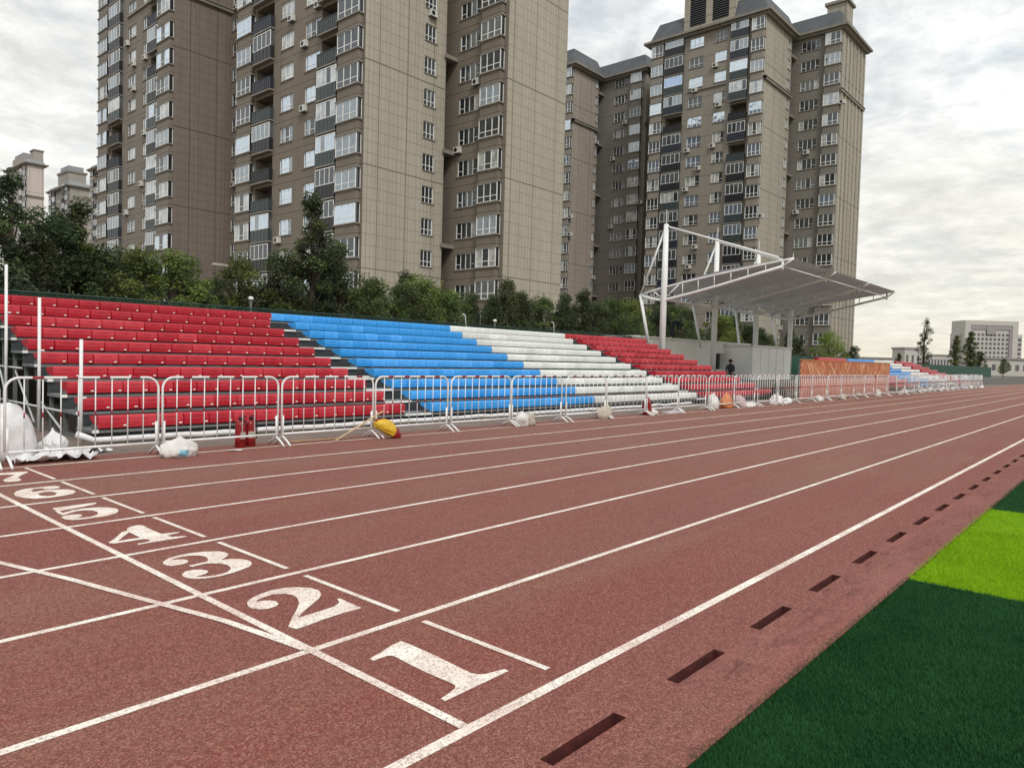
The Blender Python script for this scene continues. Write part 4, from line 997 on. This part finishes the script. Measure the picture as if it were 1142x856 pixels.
tower('apartment_tower', 100.0, 42.2, 18.1, 11.0, 6.8, 10.6, ('wallC', 'sideC', 'wingC', 'sideC'), 1.72, 'grey brown apartment tower with slate mansard roof behind the canopy', colsC, [('win', 1.0, 3.7), ('bay', 4.6, 6.7)], (8.2, 9.4), seed=13, eave=50.0, louver=(4.6, 12.6, 6.0), glmix=('gsky', 'gmid', 'gpale', 'gdark'))
colsD = [('bay', .3, 2.2), ('bal', 2.6, 5.6), ('win', 6.5, 8.75), ('win', 10.6, 12.4), ('bal', 13.15, 15.2), ('bay', 15.9, 17.7)]
tower('apartment_tower', 98.0, 73.7, 17.9, 8.5, 8.5, 12.0, ('wallC', 'sideD', 'wingC', 'sideC'), 1.72, 'slate roofed apartment tower half hidden between the largest tower and canopy tower', colsD, [('win', 2.4, 5.0), ('bay', 5.9, 7.9)], (6.2, 7.2), seed=14, eave=49.6, glmix=('gsky', 'gmid', 'gdark'))
fc = [('bay', .6, 2.6), ('bal', 3.4, 5.6), ('win', 7, 9), ('bal', 12, 14.2), ('bay', 15.2, 17.2)]
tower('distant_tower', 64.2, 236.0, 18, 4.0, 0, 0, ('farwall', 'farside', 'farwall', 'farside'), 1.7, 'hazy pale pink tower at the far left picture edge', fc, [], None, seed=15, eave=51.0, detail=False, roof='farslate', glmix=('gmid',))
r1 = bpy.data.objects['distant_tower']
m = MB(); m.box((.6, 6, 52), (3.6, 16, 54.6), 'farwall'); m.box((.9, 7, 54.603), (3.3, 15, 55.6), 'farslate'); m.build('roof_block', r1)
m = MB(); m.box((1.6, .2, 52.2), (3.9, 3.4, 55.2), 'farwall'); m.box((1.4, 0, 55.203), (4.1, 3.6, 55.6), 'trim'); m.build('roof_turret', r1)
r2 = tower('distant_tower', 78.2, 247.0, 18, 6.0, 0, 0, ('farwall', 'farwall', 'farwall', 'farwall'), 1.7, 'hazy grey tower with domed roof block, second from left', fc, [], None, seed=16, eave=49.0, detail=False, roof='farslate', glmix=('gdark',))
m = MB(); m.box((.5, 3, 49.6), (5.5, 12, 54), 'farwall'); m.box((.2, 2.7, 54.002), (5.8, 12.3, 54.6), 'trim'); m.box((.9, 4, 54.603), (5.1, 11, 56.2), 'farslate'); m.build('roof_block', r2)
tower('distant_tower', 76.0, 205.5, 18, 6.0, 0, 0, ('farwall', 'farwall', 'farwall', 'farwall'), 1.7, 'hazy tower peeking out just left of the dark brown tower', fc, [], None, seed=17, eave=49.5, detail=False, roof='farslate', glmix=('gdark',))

# office block and low halls at the far right
root = empty('office_block', (523.5, 86.5, 0), 'wide grey office block on the horizon at the right', 'office block', rz=math.atan2(-29.2, 25.8))
m = MB(); Wd, Hh = 33, 32
F0 = lambda u, d, z: (u, d, z)
hol = [(3.4, 29.6, 2.0, 29.2, .9, 'hall')]
wall(m, F0, Wd, 0, Hh, hol, 'hall')
m.face([(0, 0, 0), (0, 14, 0), (0, 14, Hh), (0, 0, Hh)], 'hall'); m.face([(Wd, 0, 0), (Wd, 14, 0), (Wd, 14, Hh), (Wd, 0, Hh)], 'hall'); m.face([(0, 0, Hh), (Wd, 0, Hh), (Wd, 14, Hh), (0, 14, Hh)], 'hall'); m.build('wall', root)
m = MB(); m.box((3.42, .3, 26.6), (29.58, .85, 29.18), 'hallgrey'); m.box((3.42, .3, 2.02), (5.0, .85, 26.59), 'hallgrey'); m.box((28.0, .3, 2.02), (29.58, .85, 26.59), 'hallgrey'); m.build('recess_frame', root)
m = MB(); m.box((13.6, -.05, 23.6), (19.4, .28, 28.9), 'hallgrey'); m.build('central_screen', root)
wm = None
for i in range(9):
    for j in range(8):
        if wm is None: q = MB(); q.box((0, 0, 0), (1.45, .1, 1.5), 'halldark'); q.box((-.1, .02, -.15), (1.55, .099, -.002), 'hall'); o = q.build('window', root); wm = o.data
        else: o = link('window', wm, root)
        o.location = (5.75 + i * 2.55, .78, 3.4 + j * 2.75)
m = MB(); m.box((-1.8, 4, 0), (-.01, 12, 24), 'hall'); m.build('left_annex', root)
m = MB(); m.box((Wd + .01, 2, 0), (Wd + 4, 12, 24), 'hall'); an = m.build('right_annex', root)
for j in range(7): q = MB(); q.box((Wd + .6, 1.9, 2.5 + j * 2.9), (Wd + 3.4, 1.99, 4.2 + j * 2.9), 'halldark'); q.build('window_strip', an)
def hall(x, y, wd, h, dp, rz, n, label, ww=1.2, wh=.45, z=0):
    root = empty('low_hall', (x, y, 0), label, 'hall', rz=rz)
    m = MB(); m.box((0, 0, 0), (wd, dp, h), 'hall'); m.build('wall', root)
    m = MB(); m.box((-.5, -.5, h + .003), (wd + .5, dp + .5, h * 1.09), 'hallgrey'); m.build('roof', root)
    for i in range(n):
        m = MB(); u = wd * (i + .5) / n; m.box((u - ww / 2, -.06, h * (.5 - wh / 2)), (u + ww / 2, -.004, h * (.5 + wh / 2)), 'halldark'); m.build('window', root)
hall(496, 100.7, 17, 9.4, 10, -.85, 9, 'long low pale hall with many pilasters left of the office block', 1.1, .5)
hall(476, 108.8, 13, 12.6, 14, -.85, 4, 'small taller pale hall beside the young poplar on the horizon')
hall(256, 37.5, 28, 4.9, 9, -.85, 12, 'low white hall with row of dark windows at the right picture edge', 1.1, .36)
hall(486, 137, 70, 7.0, 14, -.85, 22, 'very low grey hall just above the second stand on the horizon')

# ------------------------------------------------------------ trees
def leafy(m, cx, cy, cz, r, n, rr, mats, ls):
    k = rr.choice(mats)
    for _ in range(n):
        while True:
            p = Vector((rr.uniform(-1, 1), rr.uniform(-1, 1), rr.uniform(-1, 1)))
            if p.length < 1: break
        p *= r; p.z *= .8
        c_ = Vector((cx, cy, cz)) + p
        a = Vector((rr.gauss(0, 1), rr.gauss(0, 1), rr.gauss(0, .7))).normalized(); b_ = a.cross(Vector((rr.gauss(0, 1), rr.gauss(0, 1), rr.gauss(0, 1)))).normalized()
        s_ = ls * rr.uniform(.6, 1.3); a *= s_; b_ *= s_ * .42
        m.face([c_ - a, c_ - b_ * .9 + a * .1, c_ + a, c_ + b_ * .9 + a * .1], k if rr.random() < .75 else rr.choice(mats))
def tree(kind, H, rad, nclump, nleaf, mats, ls, seed, low=.22):
    rr = random.Random(seed); root = empty('tree'); tr = MB(); cr = MB()
    top = H * (.9 if kind != 'poplar' else .96)
    ax = [(0, 0, 0)] + [(.12 * rr.gauss(0, 1) * j / 6, .12 * rr.gauss(0, 1) * j / 6, top * j / 6) for j in range(1, 7)]
    tr.tube(ax, [.11 * H / 5 * (1 - j / 7.2) for j in range(7)], 'trunk', 8)
    def axis(t): 
        f = t * 6; i = min(5, int(f)); a = Vector(ax[i]); b_ = Vector(ax[i + 1]); return a.lerp(b_, f - i)
    for j in range(nclump):
        t = low + (1 - low) * ((j + rr.random()) / nclump)
        if kind == 'round': e = math.sin(math.pi * min(1, (t - low) / (1 - low) * .82 + .14)) ** .7
        elif kind == 'cone': e = (1 - (t - low) / (1 - low)) ** .75 * .95 + .06
        elif kind == 'poplar': e = math.sin(math.pi * min(1, (t - low) / (1 - low) * .8 + .2)) ** .8 * .8
        else: e = .95 - .55 * ((t - low) / (1 - low)) ** 2
        a = rr.uniform(0, 6.283); q = math.sqrt(rr.random()) * rad * e * rr.uniform(.8, 1.15)
        base = axis(min(.97, t * .92)); c_ = Vector((base.x + math.cos(a) * q, base.y + math.sin(a) * q, t * H * .97 + rr.uniform(-.1, .15)))
        if q > rad * .25: tr.tube([tuple(axis(max(.05, t * .8))), tuple(axis(max(.05, t * .8)).lerp(c_, .55) + Vector((0, 0, -.03))), tuple(c_)], [.03 * H / 5, .02 * H / 5, .008], 'trunk', 5, caps=False)
        leafy(cr, c_.x, c_.y, c_.z, rad * rr.uniform(.17, .34), int(nleaf * rr.uniform(.7, 1.3)), rr, mats, ls)
    tr.build('trunk', root); cr.build('crown', root); return root
protos = {
 'a': tree('round', 5.0, 1.5, 85, 150, ['ld', 'lm', 'lm', 'll'], .060, 1),
 'b': tree('full', 5.0, 1.35, 85, 150, ['ld', 'ld', 'lm'], .060, 2, .12),
 'c': tree('cone', 5.0, 1.25, 80, 150, ['ld', 'lm', 'lg'], .058, 3, .12),
 'd': tree('round', 5.0, 1.6, 75, 135, ['lm', 'll', 'll'], .072, 4, .15),
 'e': tree('poplar', 5.0, .85, 60, 130, ['ld', 'lg', 'lm'], .055, 5, .15),
 'f': tree('cone', 5.0, 1.1, 80, 150, ['ld', 'ld', 'lg'], .055, 6, .1),
 'p': tree('poplar', 5.0, .72, 110, 130, ['lm', 'lg', 'll'], .05, 7, .12),
 's': tree('poplar', 5.0, .85, 46, 70, ['lm', 'lg', 'ld'], .055, 8, .2),
 'g': tree('round', 5.0, 1.9, 85, 140, ['lb', 'll', 'lb'], .07, 9, .1)}
used = set()
def plant(k, x, y, h, label, wsc=1.0, group='trees behind the grandstand', rr=random.Random(5)):
    if k in used: o = dup(protos[k])
    else: o = protos[k]; used.add(k)
    s_ = h / 5.0; o.location = (x, y, -.1); o.scale = (s_ * wsc, s_ * wsc, s_); o.rotation_euler.z = rr.uniform(0, 6.28)
    tag(o, label, 'tree', group)
row = [(3.2, 5.8, 'f'), (4.4, 6.1, 'e'), (5.2, 5.6, 'f'), (5.9, 6.5, 'e'), (6.6, 4.8, 'f'), (7.4, 5.6, 'b'), (8.0, 6.2, 'e'), (8.8, 4.9, 'b'), (9.6, 4.7, 'a'), (10.5, 4.6, 'd'), (11.4, 3.9, 'b'), (12.4, 4.2, 'c'), (13.4, 4.9, 'a'), (14.5, 5.2, 'b'),
       (15.7, 7.3, 'e'), (16.3, 5.5, 'f'), (17.2, 6.0, 'c'), (18.3, 4.6, 'a'), (19.6, 4.4, 'b'), (20.8, 4.9, 'd'), (22.2, 4.5, 'd'), (23.5, 4.6, 'd'), (24.9, 4.6, 'c'), (26.3, 5.3, 'c'), (27.9, 4.9, 'c'), (29.5, 4.7, 'b'), (31.0, 5.0, 'c'), (32.4, 5.6, 'f'),
       (34.2, 5.0, 'b'), (36.2, 5.3, 'a'), (38.4, 5.3, 'd'), (40.8, 5.2, 'b'), (43.4, 5.5, 'a'), (46.3, 5.6, 'b'), (49.4, 5.2, 'd'), (53, 5.2, 'a'), (57, 4.9, 'b')]
def zone(x, y):
    t = x * 20 / y
    if t < 5.5: return 'tall dark tree in the cluster above the left end of the red seats'
    if t < 11.4: return 'leafy tree in the row behind the red seats'
    if t < 18.6: return 'leafy tree in the row behind the blue seats'
    if t < 27: return 'bushy tree in the row behind the white seats'
    return 'leafy tree in the row behind the canopy podium'
for x, h, k in row:
    lab = 'tall narrow dark tree rising before the largest tower facade' if (k == 'e' and x == 15.7) else zone(x, 24)
    plant(k, x, 24 + R.uniform(-.9, .9), h * R.uniform(.97, 1.03), lab)
rr9 = random.Random(9)
for i in range(30):
    x = 5.5 + i * 2.15 + (i * i) * .018; h0 = [5.2, 5.0, 5.3, 5.5, 5.2, 5.0, 4.6, 5.2, 5.6, 6.2][i] if i < 10 else 5.6
    k = rr9.choice('abbcdf'); yy = 30 + rr9.uniform(-1, 1); plant(k, x, yy, h0 * rr9.uniform(.85, 1.0), zone(x, yy), 1.15)
plant('g', 97, 31, 5.9, 'bright green round tree right of the last apartment tower', 1.0); plant('b', 111, 32, 4.6, 'small dark tree on the horizon right of the bright green tree', 1.0); plant('a', 104, 31, 3.6, 'low tree between bright green tree and small dark tree')
plant('s', 145, 30, 10.4, 'sparse young poplar above the far red seats'); plant('p', 172, 30, 8.6, 'left one of two columnar trees before the office block', 1.1); plant('p', 190, 30.3, 10.2, 'right one of two columnar trees before the office block', 1.25)
plant('b', 200, 30, 6.0, 'dense dark bush tree right below the columnar pair', 1.0); plant('c', 128, 30, 3.9, 'tiny tree far behind the second stand'); plant('a', 215, 27, 4.6, 'small round tree beside the low white hall')
# broken line of shrubs under the trees, each its own plant
def shrub(seed):
    rr = random.Random(seed); root = empty('shrub'); m = MB(); t_ = MB()
    for j in range(26):
        a = rr.uniform(0, 6.28); q = rr.random() * .9; z = rr.uniform(.3, 1.9) * (1 - .3 * q); c_ = (math.cos(a) * q, math.sin(a) * q, z)
        t_.tube([(0, 0, 0), (c_[0] * .5, c_[1] * .5, z * .6), c_], [.03, .02, .008], 'trunk', 4, caps=False)
        leafy(m, *c_, .38, 60, rr, ['ld', 'lm'], .075)
    t_.build('stem', root); m.build('foliage', root); return root
sp = shrub(77); first = True
for i in range(34):
    x = 1.5 + i * 1.75; o = sp if first else dup(sp); first = False
    o.location = (x, 22.9 + R.uniform(-.4, .4), -.1); s_ = R.uniform(1.1, 1.7); o.scale = (s_, s_, s_ * R.uniform(.9, 1.15)); o.rotation_euler.z = R.uniform(0, 6.28)
    tag(o, zone(x, 23).replace('leafy tree in the row', 'dark shrub growing low').replace('bushy tree in the row', 'dark shrub growing low').replace('tall dark tree in the cluster above', 'dark shrub low beside'), 'shrub', 'shrubs under the trees')
